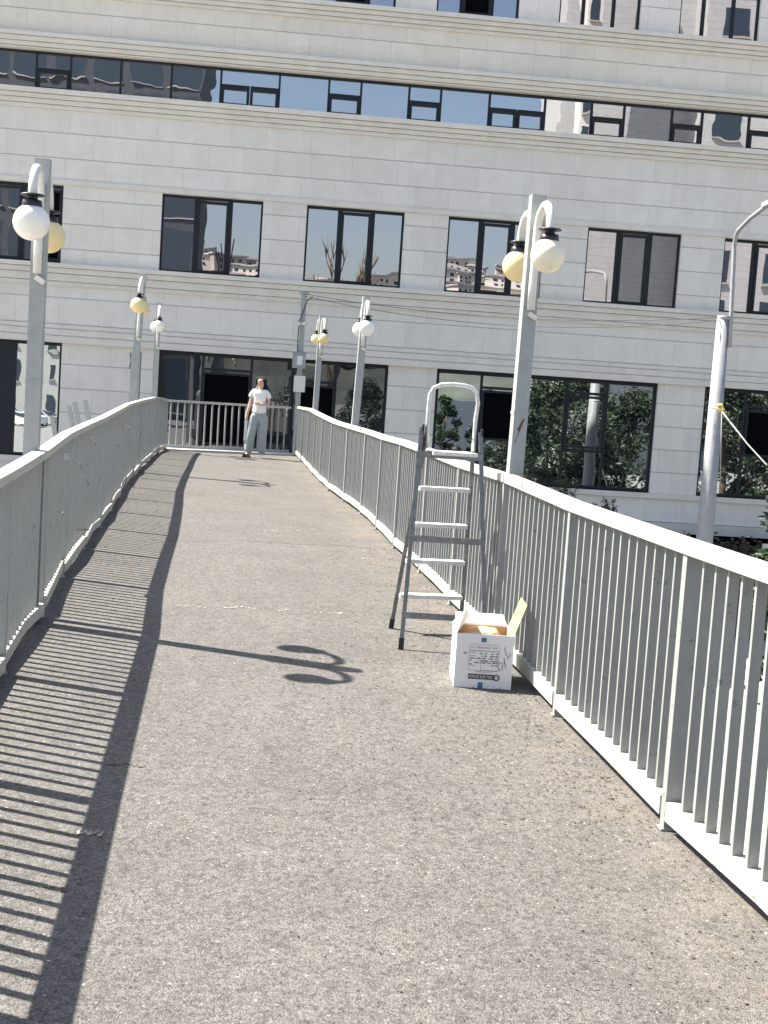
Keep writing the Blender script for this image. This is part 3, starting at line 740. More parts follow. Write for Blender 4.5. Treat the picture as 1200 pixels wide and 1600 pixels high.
# handwriting along the right side of the label
def stroke(mb, pts, r=0.0011): mb.tube([(x0 + u * W_, -0.002, z * H_) for u, z in pts], r, 5)
mb = MB()
stroke(mb, [(0.79 + 0.038 * math.cos(k * PI / 8 + 1.2), 0.43 + 0.075 * math.sin(k * PI / 8 + 1.2)) for k in range(17)])
stroke(mb, [(0.86, 0.55), (0.85, 0.50), (0.87, 0.46), (0.90, 0.46)]); stroke(mb, [(0.84, 0.60), (0.855, 0.52), (0.885, 0.40)])
stroke(mb, [(0.845, 0.79), (0.855, 0.72), (0.87, 0.66)]); stroke(mb, [(0.865, 0.66), (0.895, 0.645), (0.915, 0.60), (0.90, 0.575)]); stroke(mb, [(0.925, 0.70), (0.95, 0.66), (0.94, 0.61), (0.905, 0.60)])
mb.build('handwriting', ink, bx)
# crumpled paper inside
pb = MB(); bmesh.ops.create_icosphere(pb.bm, subdivisions=3, radius=0.11)
for v in pb.bm.verts:
    v.co *= 1 + 0.25 * noise.noise(v.co * 14); v.co.z *= 0.75
wp = pb.build('wrapping_paper', simple('kraft_paper', (0.55, 0.40, 0.25), 0.9, var=0.15, scale=20), recalc=False)
wp.location = (0.585, 7.04, 0.215); tag(wp, 'crumpled brown packing paper lying inside the open box', 'paper')

# ---------------------------------------------------------------- woman walking
def skin_mesh(name, joints, edges, mat, parent, sub=2, xf=None):
    me = bpy.data.meshes.new(name + '_sk'); me.from_pydata([j[0] for j in joints], edges, [])
    o = bpy.data.objects.new(name, me); C.objects.link(o)
    sk = o.modifiers.new('s', 'SKIN'); sk.use_smooth_shade = True
    for i, j in enumerate(joints):
        sv = me.skin_vertices[0].data[i]; r = j[1]; sv.radius = r if isinstance(r, tuple) else (r, r); sv.use_root = (i == 0)
    ss = o.modifiers.new('u', 'SUBSURF'); ss.levels = sub; ss.render_levels = sub
    dg = bpy.context.evaluated_depsgraph_get(); dg.update()
    nm = bpy.data.meshes.new_from_object(o.evaluated_get(dg)); C.objects.unlink(o); bpy.data.objects.remove(o)
    nm.materials.clear(); nm.materials.append(mat)
    for p in nm.polygons: p.use_smooth = True
    r_ = bpy.data.objects.new(name, nm); C.objects.link(r_); r_.parent = parent
    return r_
pos = PT(402, 715, 26.2)
wom = empty('person', (-2.60, 26.05, 0.0), 0.0, 'woman with dark hair, white top and pale wide jeans walking at the far railing', 'person')
skin_m = simple('skin', (0.60, 0.40, 0.32), 0.55, var=0.05, scale=10, sss=0.1)
S = 1.0
# facing the camera (-y). her right is at -x in the picture
J = [((0.0, 0, 0.86), (0.13, 0.09)), ((0.0, 0.0, 1.05), (0.10, 0.08)), ((0.0, 0, 1.20), (0.11, 0.08)), ((0.0, 0.01, 1.30), (0.09, 0.07)), ((0.0, 0.0, 1.36), 0.042), ((0.005, -0.02, 1.43), 0.058), ((0.005, -0.015, 1.505), 0.078), ((0.005, -0.005, 1.565), 0.066),
     ((-0.135, 0.01, 1.29), 0.044), ((-0.185, 0.02, 1.07), 0.038), ((-0.232, -0.02, 0.86), 0.028), ((-0.240, -0.03, 0.79), (0.022, 0.034)),
     ((0.135, 0.01, 1.29), 0.044), ((0.185, 0.03, 1.08), 0.038), ((0.06, -0.16, 1.06), 0.028), ((-0.02, -0.175, 1.08), (0.024, 0.030)),
     ((-0.085, 0, 0.82), 0.085), ((-0.13, -0.05, 0.47), 0.06), ((-0.175, 0.02, 0.10), 0.04), ((-0.20, -0.10, 0.045), (0.035, 0.028)),
     ((0.085, 0, 0.82), 0.085), ((0.07, 0.0, 0.47), 0.06), ((0.075, 0.04, 0.09), 0.04), ((0.08, -0.10, 0.035), (0.035, 0.028))]
E_ = [(0, 1), (1, 2), (2, 3), (3, 4), (4, 5), (5, 6), (6, 7), (3, 8), (8, 9), (9, 10), (10, 11), (3, 12), (12, 13), (13, 14), (14, 15), (0, 16), (16, 17), (17, 18), (18, 19), (0, 20), (20, 21), (21, 22), (22, 23)]
# fingers
for base, dirs in ((11, [(-0.018, -0.02), (-0.006, -0.026), (0.006, -0.024), (0.018, -0.018)]),):
    for dx, dy in dirs:
        J.append(((J[base][0][0] + dx, J[base][0][1] + dy, J[base][0][2] - 0.03), 0.0085)); E_.append((base, len(J) - 1))
        J.append(((J[base][0][0] + dx, J[base][0][1] + dy + 0.01, J[base][0][2] - 0.065), 0.0075)); E_.append((len(J) - 2, len(J) - 1))
J.append(((J[11][0][0] + 0.03, J[11][0][1] - 0.03, J[11][0][2] - 0.015), 0.009)); E_.append((11, len(J) - 1))
for k, dz in enumerate((0.02, 0.007, -0.007, -0.02)):
    J.append(((J[15][0][0] - 0.035, J[15][0][1] - 0.005, J[15][0][2] + dz), 0.0085)); E_.append((15, len(J) - 1))
    J.append(((J[15][0][0] - 0.068, J[15][0][1] + 0.008, J[15][0][2] + dz - 0.005), 0.0075)); E_.append((len(J) - 2, len(J) - 1))
J.append(((J[15][0][0] - 0.005, J[15][0][1] - 0.02, J[15][0][2] + 0.035), 0.009)); E_.append((15, len(J) - 1))
skin_mesh('body', J, E_, skin_m, wom)
hair_spec = None
# clothes
top_m = simple('white_cotton', (0.86, 0.84, 0.81), 0.85, var=0.05, scale=30, bump=0.3)
jean = simple('pale_denim', (0.36, 0.39, 0.39), 0.9, var=0.16, scale=16, bump=0.3)
JT = [((0, 0, 0.86), 0.145), ((0, 0, 0.93), (0.150, 0.125)), ((0, 0, 1.06), (0.132, 0.11)), ((0, -0.01, 1.20), (0.140, 0.12)), ((0, 0.0, 1.295), (0.115, 0.09)), ((0, 0, 1.345), (0.060, 0.060)),
      ((-0.12, 0.0, 1.305), (0.064, 0.064)), ((-0.165, 0.01, 1.25), (0.060, 0.060)), ((-0.188, 0.015, 1.17), (0.058, 0.058)), ((0.12, 0.0, 1.305), (0.064, 0.064)), ((0.165, 0.01, 1.25), (0.060, 0.060)), ((0.182, 0.015, 1.17), (0.058, 0.058))]
skin_mesh('shirt', JT, [(0, 1), (1, 2), (2, 3), (3, 4), (4, 5), (4, 6), (6, 7), (7, 8), (4, 9), (9, 10), (10, 11)], top_m, wom)
JJ = [((0, 0, 0.84), (0.165, 0.125)), ((0, 0, 0.93), (0.140, 0.11)), ((-0.09, 0, 0.76), (0.105, 0.11)), ((-0.125, -0.04, 0.50), (0.090, 0.095)), ((-0.165, 0.0, 0.22), (0.092, 0.09)), ((-0.180, 0.01, 0.07), (0.098, 0.095)),
      ((0.095, 0, 0.76), (0.105, 0.11)), ((0.085, 0.0, 0.50), (0.092, 0.095)), ((0.09, 0.03, 0.22), (0.094, 0.09)), ((0.092, 0.03, 0.07), (0.10, 0.095))]
skin_mesh('jeans', JJ, [(0, 1), (0, 2), (2, 3), (3, 4), (4, 5), (0, 6), (6, 7), (7, 8), (8, 9)], jean, wom)
hair_m = simple('dark_hair', (0.012, 0.009, 0.008), 0.95, var=0.4, scale=50)
JH = [((0.01, 0.035, 1.55), 0.088), ((0.04, 0.06, 1.46), 0.075), ((0.10, 0.03, 1.38), 0.055), ((0.150, 0.04, 1.28), 0.048), ((0.175, 0.05, 1.17), 0.022),
      ((0.005, -0.012, 1.60), 0.078), ((0.080, -0.02, 1.52), 0.034), ((0.092, -0.005, 1.42), 0.036), ((-0.070, -0.01, 1.54), 0.030), ((-0.078, 0.01, 1.45), 0.024)]
JH = [((x * 1.04, y - 0.004, z_), r_ * 1.06) for (x, y, z_), r_ in JH]
skin_mesh('hair', JH, [(0, 1), (1, 2), (2, 3), (3, 4), (0, 5), (0, 6), (6, 7), (0, 8), (8, 9)], hair_m, wom)
fm = simple('eye_dark', (0.10, 0.05, 0.04), 0.6)  # dark brown of the eyes
for sx in (-1, 1):
    mb = MB(); mb.lathe([(0, .009), (.012, .006), (.017, 0), (.012, -.006), (0, -.009)], (0.005 + sx * 0.03, -0.090, 1.520), 10); mb.build('eye', fm, wom)
    mb = MB(); mb.bar((0.005 + sx * 0.016, -0.092, 1.541), (0.005 + sx * 0.046, -0.084, 1.541), 0.006, 0.006); mb.build('eyebrow', hair_m, wom)
    mb = MB(); mb.lathe([(0, .02), (.009, .01), (.013, 0), (.008, -.018), (0, -.024)], (0.005 + sx * 0.068, 0.005, 1.50), 10); mb.build('ear', skin_m, wom)
mb = MB(); mb.lathe([(0, .024), (.008, .01), (.014, -.012), (.008, -.02), (0, -.022)], (0.005, -0.096, 1.498), 10); mb.build('nose', skin_m, wom)
mb = MB(); mb.lathe([(0, .006), (.016, .003), (.02, 0), (.014, -.004), (0, -.007)], (0.005, -0.086, 1.462), 12); mb.build('mouth', simple('lips', (0.35, 0.10, 0.09), 0.5), wom)
for (x, y, mt, rz) in ((-0.195, -0.04, M['black'], -0.3), (0.085, -0.04, top_m, 0.05)):
    mb = MB(); mb.box((0, 0, 0.008), (0.085, 0.25, 0.016)); mb.box((0, -0.015, 0.04), (0.075, 0.20, 0.05))
    o = mb.build('shoe', mt, wom, bevel=0.012, seg=3); o.location = (x, y - 0.02, 0.002); o.rotation_euler.z = rz
bag = MB(); bag.box((0, 0, -0.23), (0.05, 0.03, 0.40)); bag.tube([(0, 0, 0.0), (-0.01, 0, -0.04)], 0.01, 8)
for v in bag.bm.verts:
    if v.co.z < -0.3: v.co.x *= 1.3
bo = bag.build('folded_bag', simple('white_cloth', (0.80, 0.79, 0.77), 0.8, var=0.1, scale=20), bevel=0.008)
bo.location = Vector(wom.location) + Vector((-0.242, -0.04, 0.76)); tag(bo, 'narrow white bag hanging from the hand of the walking woman', 'bag')

# ---------------------------------------------------------------- street lighting mast, wires, utility pole
mast = empty('lighting_mast', (7.02, 28.5, GZ), 0, 'tall round galvanised lamp mast with a curved arm rising behind the right railing', 'lamp post')
z = lambda h: h - GZ
mb = MB(); mb.tube([(0, 0, 0), (0, 0, z(-1.4)), (-0.02, 0, z(3.5))], [0.21, 0.185, 0.135], 28); mb.build('pole', M['steel'], mast)
mb = MB(); mb.tube([(0.0, 0, z(3.48)), (0.0, 0, z(3.56))], 0.148, 28); mb.build('collar', M['steel'], mast)
mb = MB(); mb.tube([(0.14, -0.1, z(2.9)), (0.12, -0.08, z(3.6)), (0.075, -0.03, z(4.95))] + [(0.07, 0.0 - 0.35 * (1 - math.cos(t)), z(4.95) + 0.42 * math.sin(t)) for t in (0.3, 0.6, 0.9, 1.2)] + [(0.05, -1.2, z(5.48)), (0.0, -2.6, z(5.55))], 0.045, 12); mb.build('arm', M['steel'], mast)
mb = MB(); mb.box((0.0, -2.85, z(5.55)), (0.22, 0.62, 0.09)); mb.build('lamp_head', M['steel'], mast, bevel=0.03, seg=2)
mb = MB(); mb.tube([(0.157 * math.cos(k * PI / 10), 0.157 * math.sin(k * PI / 10), z(1.58)) for k in range(20)], 0.015, 6, closed=True); mb.build('rope_loop', simple('rope', (0.6, 0.6, 0.58), 0.8), mast)
rope_m = simple('rope_pale', (0.30, 0.30, 0.29), 0.8)
r_ = MB(); p0 = PT(1124, 638, 28.3); p1 = PT(1215, 745, 26.6)
r_.tube([p0, p0.lerp(p1, 0.5) - Vector((0, 0, 0.05)), p1, PT(1500, 1010, 22.5)], 0.016, 6); tag(r_.build('guy_rope', rope_m), 'taut pale rope running from the lighting mast down to the right edge', 'rope')
r_ = MB(); r_.tube([PT(1128, 641, 28.29), PT(1126.5, 700, 28.29), PT(1125, 758, 28.29)], 0.012, 6); tag(r_.build('rope_end', rope_m), 'loose rope end hanging straight down beside the lighting mast', 'rope')
kn = MB(); kn.tube([PT(1120, 634, 28.28), PT(1127, 632, 28.25), PT(1131, 640, 28.22), PT(1125, 643, 28.24), PT(1121, 637, 28.26), PT(1134, 646, 28.2)], 0.030, 7)
kn.build('rope_knot', simple('yellow_rope', (0.75, 0.58, 0.12), 0.7), mast).matrix_parent_inverse = Matrix.Translation(-Vector(mast.location))

up = empty('utility_pole', (-2.09, 29.5, GZ), 0, 'thin grey utility pole carrying two square boxes beyond the end railing', 'utility pole')
mb = MB(); mb.box((0, 0, z(3.5) / 2), (0.11, 0.11, z(3.5))); mb.build('post', M['lamp'], up)
mb = MB(); mb.box((0, 0, z(3.5) + 0.03), (0.22, 0.1, 0.05)); mb.build('crossarm', M['lamp'], up)
mb = MB(); mb.box((-0.02, -0.1, z(2.02)), (0.29, 0.1, 0.33)); mb.box((-0.02, -0.1, z(2.20)), (0.33, 0.14, 0.025)); jb = mb.build('junction_box', M['steel'], up, bevel=0.004)
mb = MB(); mb.box((-0.0, -0.157, z(2.03)), (0.12, 0.01, 0.2)); mb.build('notice', M['arm'], jb)
mb = MB(); mb.box((0.02, -0.1, z(1.51)), (0.25, 0.1, 0.36)); mb.build('junction_box', M['arm'], up, bevel=0.008)
mb = MB(); mb.lathe([(0, .05), (.05, .03), (.06, -.02), (0, -.05)], (0.06, -0.1, z(2.84)), 12); mb.bar((-0.12, -0.08, z(2.82)), (0.05, -0.08, z(2.86)), 0.03, 0.03); mb.build('insulator', M['arm'], up)
mb = MB(); mb.tube([(0.2, -0.1, z(3.45)), (0.08, -0.1, z(3.35)), (-0.02, -0.1, z(3.0)), (-0.08, -0.1, z(2.88))], 0.012, 5); mb.tube([(-0.07, -0.1, z(2.8)), (-0.08, -0.08, z(2.6)), (-0.07, -0.08, z(2.2))], 0.012, 5); mb.build('cable', M['black'], up)
wm = simple('wire_grey', (0.16, 0.16, 0.165), 0.6)
def wire(name, a, b, sag, label, r=0.008, ya=29.4, yb=28.4):
    a, b = PT(*a, ya), PT(*b, yb); mb = MB()
    mb.tube([a.lerp(b, k / 24) - Vector((0, 0, sag * 4 * (k / 24) * (1 - k / 24))) for k in range(25)], r, 5)
    tag(mb.build(name, wm), label, 'cable', 'overhead wires in front of the facade')
wire('overhead_wire', (474, 459), (1120, 496), 0.26, 'upper wire strung from the utility pole to the top of the mast')
wire('overhead_wire', (474, 462), (1128, 500), 0.38, 'lower wire sagging just beneath the other between utility pole and mast', 0.007)

# steel column with brackets beyond the left railing and stair posts poking above it
col = empty('bracket_column', (-5.62, 28.8, GZ), 0, 'grey steel column with bolted brackets standing beyond the left railing', 'column')
mb = MB(); mb.box((0, 0, z(1.98) / 2), (0.20, 0.16, z(1.98))); mb.build('post', M['lamp'], col)
for h in (1.88, 1.70, 1.55, 0.98, 0.62):
    mb = MB(); mb.box((0.0, -0.09, z(h)), (0.07, 0.03, 0.035)); mb.build('bolt', M['black'], col)
mb = MB(); mb.tube([(-0.13, -0.05, z(1.95)), (-0.10, -0.06, z(1.8)), (-0.12, -0.08, z(1.6))], 0.012, 6); mb.tube([(-0.10, -0.1, z(0.72)), (0.12, -0.1, z(0.80)), (0.5, -0.1, z(0.83))], 0.02, 6); mb.build('cable', M['black'], col)
for i, (px, py, ln) in enumerate(((108, 655, 0.42), (135, 640, 0.40), (144, 634, 0.40), (160, 631, 0.34))):
    p = PT(px - 2, py, 24.0)
    mb = MB(); mb.bar((0, 0, -1.2), (-0.30, 0, 0.05), 0.08, 0.03, up=(0, 1, 0))
    o = mb.build('stair_post', M['lamp']); o.location = p
    tag(o, 'slanting grey stair post poking above the left railing, ' + ('leftmost of the four', 'second from the left', 'third from the left', 'rightmost of the four')[i], 'post', 'slanting stair posts beyond the left railing')

# ---------------------------------------------------------------- trees
leaf_d = simple('leaf_dark', (0.030, 0.055, 0.022), 0.55, var=0.45, scale=1.5)
leaf_m = simple('leaf_mid', (0.038, 0.058, 0.026), 0.55, var=0.4, scale=1.2)
bark = simple('bark', (0.12, 0.09, 0.065), 0.9, var=0.4, scale=10, bump=0.5)
def tree(name, loc, h, rad, label, mat, leaves=7000, seed=1, conical=0.0, base=0.25, leaf=0.07, group=None, cat='tree'):
    rr = random.Random(seed)
    t = empty(name, loc, 0, label, cat, group)
    tr = MB(); pts = [Vector((0, 0, 0)), Vector((rr.uniform(-.1, .1), rr.uniform(-.1, .1), h * 0.4)), Vector((rr.uniform(-.2, .2), rr.uniform(-.2, .2), h * 0.9))]
    tr.tube(pts, [h * 0.025, h * 0.018, h * 0.004], 9)
    cl = []
    n = int(38 + 8 * rad)
    for k in range(n):
        zz = base + (1 - base) * rr.random() ** 0.9
        f = (1 - zz) ** 0.8 * 1.25 if conical else math.sin(PI * min(1, max(0.04, (zz - base) / (1.03 - base))) ** 0.75) ** 0.7
        r_ = rad * f * rr.uniform(0.35, 1.0); an = rr.random() * 2 * PI
        c = Vector((r_ * math.cos(an), r_ * math.sin(an), zz * h)); cs = rad * rr.uniform(0.16, 0.34) * (0.6 if conical else 1)
        cl.append((c, cs))
        if k % 3 == 0: tr.tube([Vector((0, 0, max(h * 0.2, c.z - r_ * 0.7))), c.lerp(Vector((0, 0, c.z)), 0.4) - Vector((0, 0, 0.1)), c], [h * 0.008, h * 0.005, h * 0.002], 5)
    tr.build('trunk', bark, t)
    cr = MB()
    for k in range(leaves):
        c, cs = rr.choice(cl)
        v = Vector((rr.gauss(0, 1), rr.gauss(0, 1), rr.gauss(0, 0.8))); v = v.normalized() * cs * (rr.random() ** 0.4)
        p = c + v
        a = Vector((rr.uniform(-1, 1), rr.uniform(-1, 1), rr.uniform(-.8, .4))).normalized(); b = a.cross(Vector((rr.uniform(-1, 1), rr.uniform(-1, 1), rr.uniform(0.2, 1)))).normalized()
        l = leaf * rr.uniform(0.6, 1.4); w_ = l * 0.45
        cr.quad(p - a * l, p - b * w_ * .8 + a * l * .1, p + a * l, p + b * w_ * .8)
    cr.build('crown', mat, t, recalc=False)
    return t
def copy_tree(o, loc, rz, label, s=1.0):
    c = o.copy(); C.objects.link(c); c.location = loc; c.rotation_euler.z = rz; c.scale = (s, s, s); c['label'] = label
    for ch in list(o.children):
        d = ch.copy(); C.objects.link(d); d.parent = c
    return c
# directly visible: slim evergreen at the right edge and two sprigs over the railing
tree('evergreen_tree', (6.95, 22.0, GZ), 5.2, 1.05, 'slim dark evergreen tree leaning in at the right edge below the rope', leaf_d, 9000, 4, conical=0.0, base=0.2, leaf=0.085)
def sprig(px, py, Y, h, seed, label):
    rr = random.Random(seed); base = PT(px, py, Y)
    gz_ = GZ; t = empty('shrub', (base.x, base.y, gz_), 0, label, 'shrub', 'shrub tips above the right railing')
    top = base.z - gz_
    st = MB(); lf = MB()
    stems = [(rr.uniform(-.25, .25), rr.uniform(-.3, .2), top - rr.uniform(0, h * .5)) for _ in range(9)] + [(0, 0, top)]
    for sx, sy, sz in stems:
        st.tube([(sx * 0.3, sy * .3, 0), (sx * .7, sy * .7, sz * .6), (sx, sy, sz)], [0.02, 0.012, 0.004], 5)
        for k in range(170):
            u = 1 - (rr.random() ** 1.3) * 0.55
            p = Vector((sx * u, sy * u, sz * u)); wdt = 0.05 + 0.25 * (1 - u)
            d = Vector((rr.gauss(0, 1), rr.gauss(0, 1), rr.uniform(0, 1))).normalized(); q = p + d * wdt * rr.random()
            e = q + d * 0.10; n_ = d.cross(Vector((0, 0, 1))).normalized() * 0.02
            lf.quad(q, (q + e) / 2 + n_, e, (q + e) / 2 - n_)
    st.build('stem', bark, t); lf.build('foliage', leaf_d, t, recalc=False)
sprig(884, 752, 30.5, 1.0, 1, 'leafy shrub tip in front of the window sill, just right of the nearest right lamp')
sprig(946, 782, 30.0, 0.8, 2, 'small leafy shrub tip against the stone below the ground floor window')
# trees between bridge and facade, seen mirrored in the ground floor windows
g_lab = 'trees along the street in front of the facade'
tspec = [(850, 50, 6.3, 2.3, 0), (975, 51, 5.9, 2.1, 0), (905, 62, 6.6, 2.2, 0), (1130, 46, 6.6, 2.2, 0), (1215, 50, 7.0, 2.4, 0), (560, 70, 5.7, 2.3, 0), (462, 84, 5.6, 2.2, 0), (686, 68, 5.5, 1.5, 1), (752, 68, 6.0, 1.8, 1)]
protoA = protoB = None
names = ['bushy tree mirrored in the middle of the wide ground window', 'bushy tree mirrored at the right end of the wide ground window', 'tall bushy tree mirrored behind the pole reflection', 'dark tree mirrored beside the lighting mast', 'dark tree mirrored at the right picture edge',
         'low tree mirrored behind the middle right lamp', 'tree mirrored beside the walking woman', 'conical fir mirrored inside the ladder hoop, left one', 'conical fir mirrored inside the ladder hoop, right one']
for i, (px, Z, h, rd, kd) in enumerate(tspec):
    X, Y = virt(px, Z); loc = (X, Y, GZ)
    if kd == 0:
        if protoA is None: protoA = tree('street_tree', loc, h, rd, names[i], leaf_m, 15000, 11, base=0.16, leaf=0.10, group=g_lab); ph = h
        else: copy_tree(protoA, loc, i * 1.3, names[i], h / ph)
    else:
        if protoB is None: protoB = tree('fir_tree', loc, h, rd, names[i], leaf_d, 6000, 13, conical=1.0, base=0.1, leaf=0.12, group=g_lab); pb_ = h
        else: copy_tree(protoB, loc, 1.1, names[i], h / pb_)

# ---------------------------------------------------------------- city behind the viewer (seen mirrored in the glass)
def block(name, px0, px1, Z, z1, label, wmat, gmat, floors, bays, wr=0.5, hr=0.6, depth=14, z0=GZ):
    a = Vector((*virt(px0, Z), 0)); b = Vector((*virt(px1, Z), 0)); L = (b - a).length
    an = math.atan2((b - a).y, (b - a).x)
    t = empty(name, (a.x, a.y, z0), an, label, 'building')
    H = z1 - z0
    # local +y points towards the facade side or away; put the body on the side away from the facade
    side = 1 if Vector((-(b - a).y, (b - a).x, 0)).dot(Vector((0, D, 0)) - a) < 0 else -1
    mb = MB(); mb.span(0, L, min(0, side * depth), max(0, side * depth), 0, H); mb.build('wall', wmat, t)
    fh, bw = H / floors, L / bays
    wv = MB(); fr = MB()
    for f in range(floors):
        for k in range(bays):
            u0 = (k + (1 - wr) / 2) * bw; u1 = (k + (1 + wr) / 2) * bw; q0 = (f + (1 - hr) / 2) * fh; q1 = (f + (1 + hr) / 2) * fh
            wv.span(u0, u1, -side * 0.02 if side > 0 else 0.0, 0.0 if side > 0 else 0.02, q0, q1)
            fr.span(u0 - 0.1, u1 + 0.1, *sorted((-side * 0.001, -side * 0.25)), q0 - 0.18, q0 - 0.02)
    wv.build('window_glazing', gmat, t); fr.build('window_sills', sill_m, t)
    return t
sill_m = simple('far_sill', (0.32, 0.32, 0.31), 0.8)
dkgl = simple('far_dark_glass', (0.03, 0.045, 0.065), 0.15)
beige = stone('beige_stone', 0, 0.5, (0.56, 0.62, 0.68), vj=0.8)
greyw = simple('far_grey_wall', (0.33, 0.34, 0.36), 0.8, var=0.1, scale=0.6)
block('glass_tower', -250, 284, 175, 72, 'dark glazed tower mirrored at the left end of the ribbon window', simple('tower_stone', (0.045, 0.055, 0.07), 0.8, var=0.15, scale=0.5), dkgl, 9, 9, 0.80, 0.80, depth=8)
block('stone_block', 828, 1032, 112, 40, 'blank beige stone building mirrored in the right hand windows', beige, dkgl, 1, 1, 0.01, 0.01)
block('apartment_block', 1040, 1500, 108, 42, 'beige apartment building with dark bays mirrored at the right edge', beige, dkgl, 12, 5, 0.45, 0.62)
block('white_arcade', 862, 882, 104, 44, 'white framed stair tower mirrored in the ribbon window', simple('white_render', (0.55, 0.55, 0.54), 0.8), dkgl, 14, 1, 0.55, 0.7, depth=5)
block('blue_grey_shed', 610, 830, 72, 1.15, 'blue grey boarded shed mirrored behind the ladder hoop', simple('shed_blue', (0.10, 0.12, 0.15), 0.7, var=0.12, scale=0.8), dkgl, 1, 6, 0.02, 0.02, depth=8)
block('street_shop_house', -60, 140, 140, 9.5, 'pale house with square windows mirrored in the leftmost ground window', simple('pale_render', (0.42, 0.42, 0.40), 0.8, var=0.1, scale=1), dkgl, 4, 7, 0.38, 0.55, depth=8)
# slender tower
X, Y = virt(328, 190); t = empty('slender_tower', (X, Y, GZ), 0, 'slender concrete stair tower with rods on top mirrored in the window', 'tower')
mb = MB(); mb.tube([(0, 0, 0), (0, 0, 21)], 1.0, 12); mb.build('shaft', greyw, t)
mb = MB()
for k in range(6): mb.tube([(0.8 * math.cos(k), 0.8 * math.sin(k), 20.5), (1.3 * math.cos(k), 1.3 * math.sin(k), 25.5 - k * .5)], 0.09, 6)
mb.build('rods', M['black'], t)
# bare tree
def bare_tree(loc, h, label):
    rr = random.Random(5); t = empty('bare_tree', loc, 0, label, 'tree'); mb = MB()
    def br(p, d, l, r, k):
        e = p + d * l; mb.tube([p, p.lerp(e, 0.5) + Vector((rr.uniform(-.05, .05), rr.uniform(-.05, .05), 0)) * l, e], [r, r * 0.8, r * 0.6], 5)
        if k == 0: return
        for _ in range(3 if k > 1 else 4):
            nd = (d + Vector((rr.uniform(-.4, .4), rr.uniform(-.4, .4), rr.uniform(0.1, .5)))).normalized(); br(e, nd, l * rr.uniform(0.6, 0.8), r * 0.6, k - 1)
    br(Vector((0, 0, 0)), Vector((0, 0, 1)), h * 0.3, h * 0.022, 5)
    mb.build('trunk', bark, t, recalc=False)
X, Y = virt(505, 105); bare_tree((X, Y, GZ), 17.0, 'leafless tree mirrored in the second window of the middle row')
# hills with terraced houses on the horizon behind the viewer
hb = MB(); N_ = 60; rows = 8; grid = []
for r_ in range(rows + 1):
    line = []
    for k in range(N_ + 1):
        px = 150 + 1000 * k / N_; Z = 380 + r_ * 60
        X, Y = virt(px, Z)
        zz = GZ + (r_ / rows) ** 0.8 * (74 + 9 * math.sin(k * 0.23) + 7 * noise.noise(Vector((k * 0.22, r_ * 0.5, 1))) * 2)
        line.append(hb.bm.verts.new((X, Y, zz)))
    grid.append(line)
for r_ in range(rows):
    for k in range(N_): hb.bm.faces.new((grid[r_][k], grid[r_][k + 1], grid[r_ + 1][k + 1], grid[r_ + 1][k]))
coords = [[v.co.copy() for v in l] for l in grid]
tag(hb.build('hills', simple('hill_scrub', (0.10, 0.11, 0.09), 0.9, var=0.5, scale=0.05)), kind='structure')
hw = [simple('house_wall_%d' % i, c, 0.8, var=0.2, scale=0.1) for i, c in enumerate(((0.55, 0.53, 0.5), (0.34, 0.30, 0.27), (0.65, 0.63, 0.6)))]
rf = simple('house_roof', (0.42, 0.42, 0.44), 0.7, var=0.3, scale=0.1)
rr = random.Random(8)
protos = []
for i in range(3):
    t = empty('hillside_house', (0, 0, 0), 0, 'small house on the hillside mirrored in the middle windows', 'house', 'houses on the mirrored hillside')
    mb = MB(); mb.box((0, 0, 4), (14 + 5 * i, 9, 10)); mb.build('wall', hw[i], t)
    mb = MB(); mb.box((0, 0, 9.6), (16 + 5 * i, 11, 1.0)); mb.build('roof', rf, t)
    mb = MB()
    for k in range(4): mb.box((-6 + 4 * k, 0, 6), (1.6, 9.1, 2.2)); mb.box((-6 + 4 * k, 0, 2), (1.6, 9.1, 2.2))
    mb.build('windows', dkgl, t); protos.append(t)
cnt = 0
for r_ in range(1, rows + 1):
    for k in range(8, N_ - 8):
        if rr.random() < 0.5:
            cnt += 1; c = coords[r_][k]; p = protos[cnt % 3]
            if cnt <= 3: o = p
            else:
                o = p.copy(); C.objects.link(o)
                for ch in list(p.children):
                    d = ch.copy(); C.objects.link(d); d.parent = o
            o.location = c; o.rotation_euler.z = rr.uniform(-.5, .5); s = rr.uniform(0.5, 1.2); o.scale = (s, s, s * 0.8)

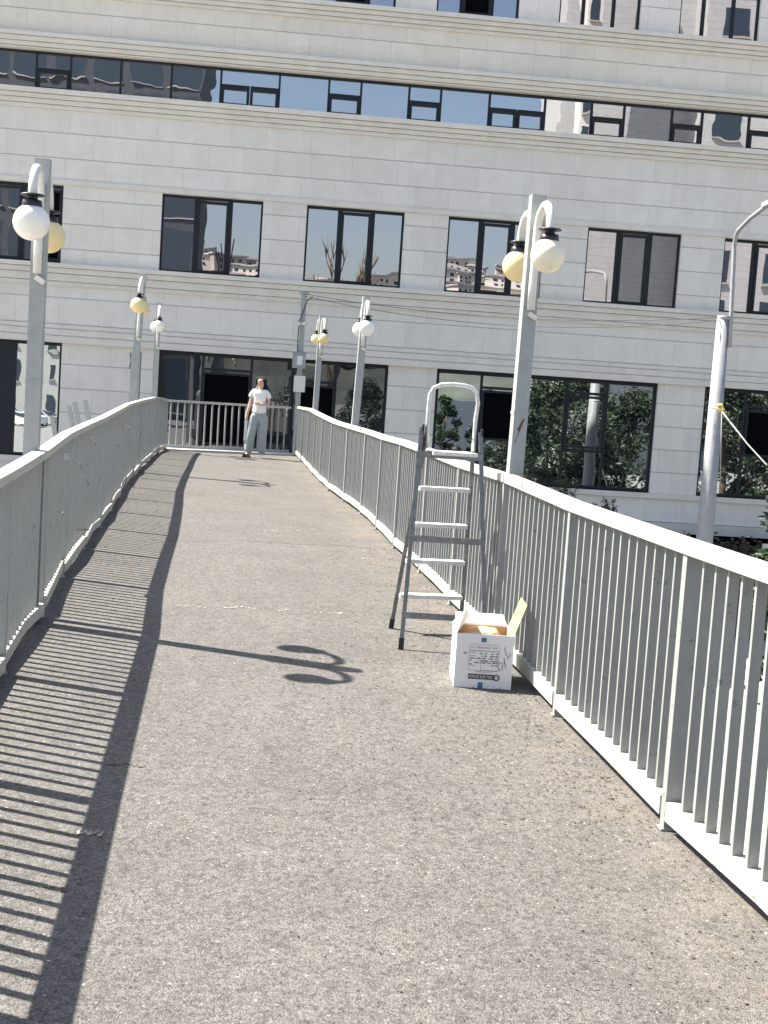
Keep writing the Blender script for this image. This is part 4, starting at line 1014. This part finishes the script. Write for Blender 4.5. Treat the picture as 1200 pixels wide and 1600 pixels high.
# ---------------------------------------------------------------- parked cars (below the bridge on the right, and mirrored at left)
def car(loc, rz, label, col):
    t = empty('parked_car', loc, rz, label, 'car', 'cars parked on the street')
    paint = simple('car_paint', col, 0.25); prof = [(-2.1, .35), (-2.15, .62), (-2.05, .85), (-1.2, .95), (-0.55, 1.38), (0.9, 1.42), (1.65, .98), (2.1, .90), (2.18, .6), (2.1, .32)]
    mb = MB(); A_ = [[mb.bm.verts.new((x, s * (0.86 if z_ < 1.0 else 0.70), z_)) for x, z_ in prof] for s in (-1, 1)]
    n = len(prof)
    for k in range(n): mb.bm.faces.new((A_[0][k], A_[0][(k + 1) % n], A_[1][(k + 1) % n], A_[1][k]))
    mb.bm.faces.new(A_[0][::-1]); mb.bm.faces.new(A_[1]); mb.build('body', paint, t, bevel=0.05, seg=2)
    mb = MB()
    for s in (-1, 1): mb.quad((-1.05, s * 0.87, .97), (1.45, s * 0.87, .99), (0.85, s * 0.735, 1.36), (-0.5, s * 0.735, 1.33))
    mb.quad((-1.22, -.72, .985), (-1.22, .72, .985), (-0.62, .62, 1.37), (-0.62, -.62, 1.37)); mb.quad((1.68, -.72, 1.0), (1.68, .72, 1.0), (0.98, .62, 1.41), (0.98, -.62, 1.41))
    mb.build('windows', dkgl, t, recalc=False)
    for x in (-1.3, 1.35):
        for s in (-1, 1):
            mb = MB(); mb.tube([(x, s * 0.70, .32), (x, s * 0.90, .32)], 0.32, 20); wl = mb.build('wheel', M['black'], t)
            mb = MB(); mb.tube([(x, s * 0.89, .32), (x, s * 0.915, .32)], 0.19, 14); mb.build('rim', M['steel'], wl)
    for s in (-1, 1): mb = MB(); mb.box((-2.1, s * 0.62, .68), (.10, .32, .14)); mb.build('headlight', M['globe_w'], t, bevel=0.02)
    return t
for i, (px, Z) in enumerate(((24, 124), (47, 127))):
    X, Y = virt(px, Z); car((X, Y, GZ), 0.3 + i * 0.2, ('white parked car mirrored at the far left', 'silver parked car mirrored beside the white one')[i], ((0.8, 0.8, 0.8), (0.5, 0.52, 0.54))[i])
car((9.6, 25.5, GZ), 0.25, 'white parked car glimpsed between the bars of the right railing', (0.82, 0.81, 0.78))

# low wall with notice boards at the foot of the building, right
lw = empty('garden_wall', (9.3, 32.2, GZ), A, 'low dark planted wall with pale boards at the foot of the building, right edge', 'wall')
mb = MB(); mb.span(-2.5, 6, 0, 0.3, 0, 2.10); mb.build('base', simple('dark_brick', (0.12, 0.09, 0.08), 0.9, var=0.4, scale=5), lw)
mb = MB(); mb.span(-2.55, 6.05, -0.05, 0.35, 2.102, 2.17); mb.build('coping', M['concrete'], lw)
for k, u in enumerate((0.05, 0.75)):
    mb = MB(); mb.span(u, u + 0.5, -0.08, -0.053, 2.0, 2.55); mb.build('board', M['arm'], lw)
print('OBJECTS', len(C.objects))

hg = MB(); rr = random.Random(21)
for k in range(5000):
    p = Vector((rr.uniform(-2.4, 6), rr.uniform(0.0, 0.6), 2.1 + abs(rr.gauss(0, 0.2)))); a = Vector((rr.uniform(-1, 1), rr.uniform(-1, 1), rr.uniform(-1, 1))).normalized() * 0.06; b = a.orthogonal() * 0.5
    hg.quad(p - a, p - b, p + a, p + b)
hd = hg.build('hedge', simple('hedge_leaf', (0.055, 0.045, 0.03), 0.7, var=0.6, scale=2), recalc=False)
hd.location = lw.location; hd.rotation_euler.z = A
tag(hd, 'reddish brown planting on top of the low wall at the foot of the building', 'hedge')
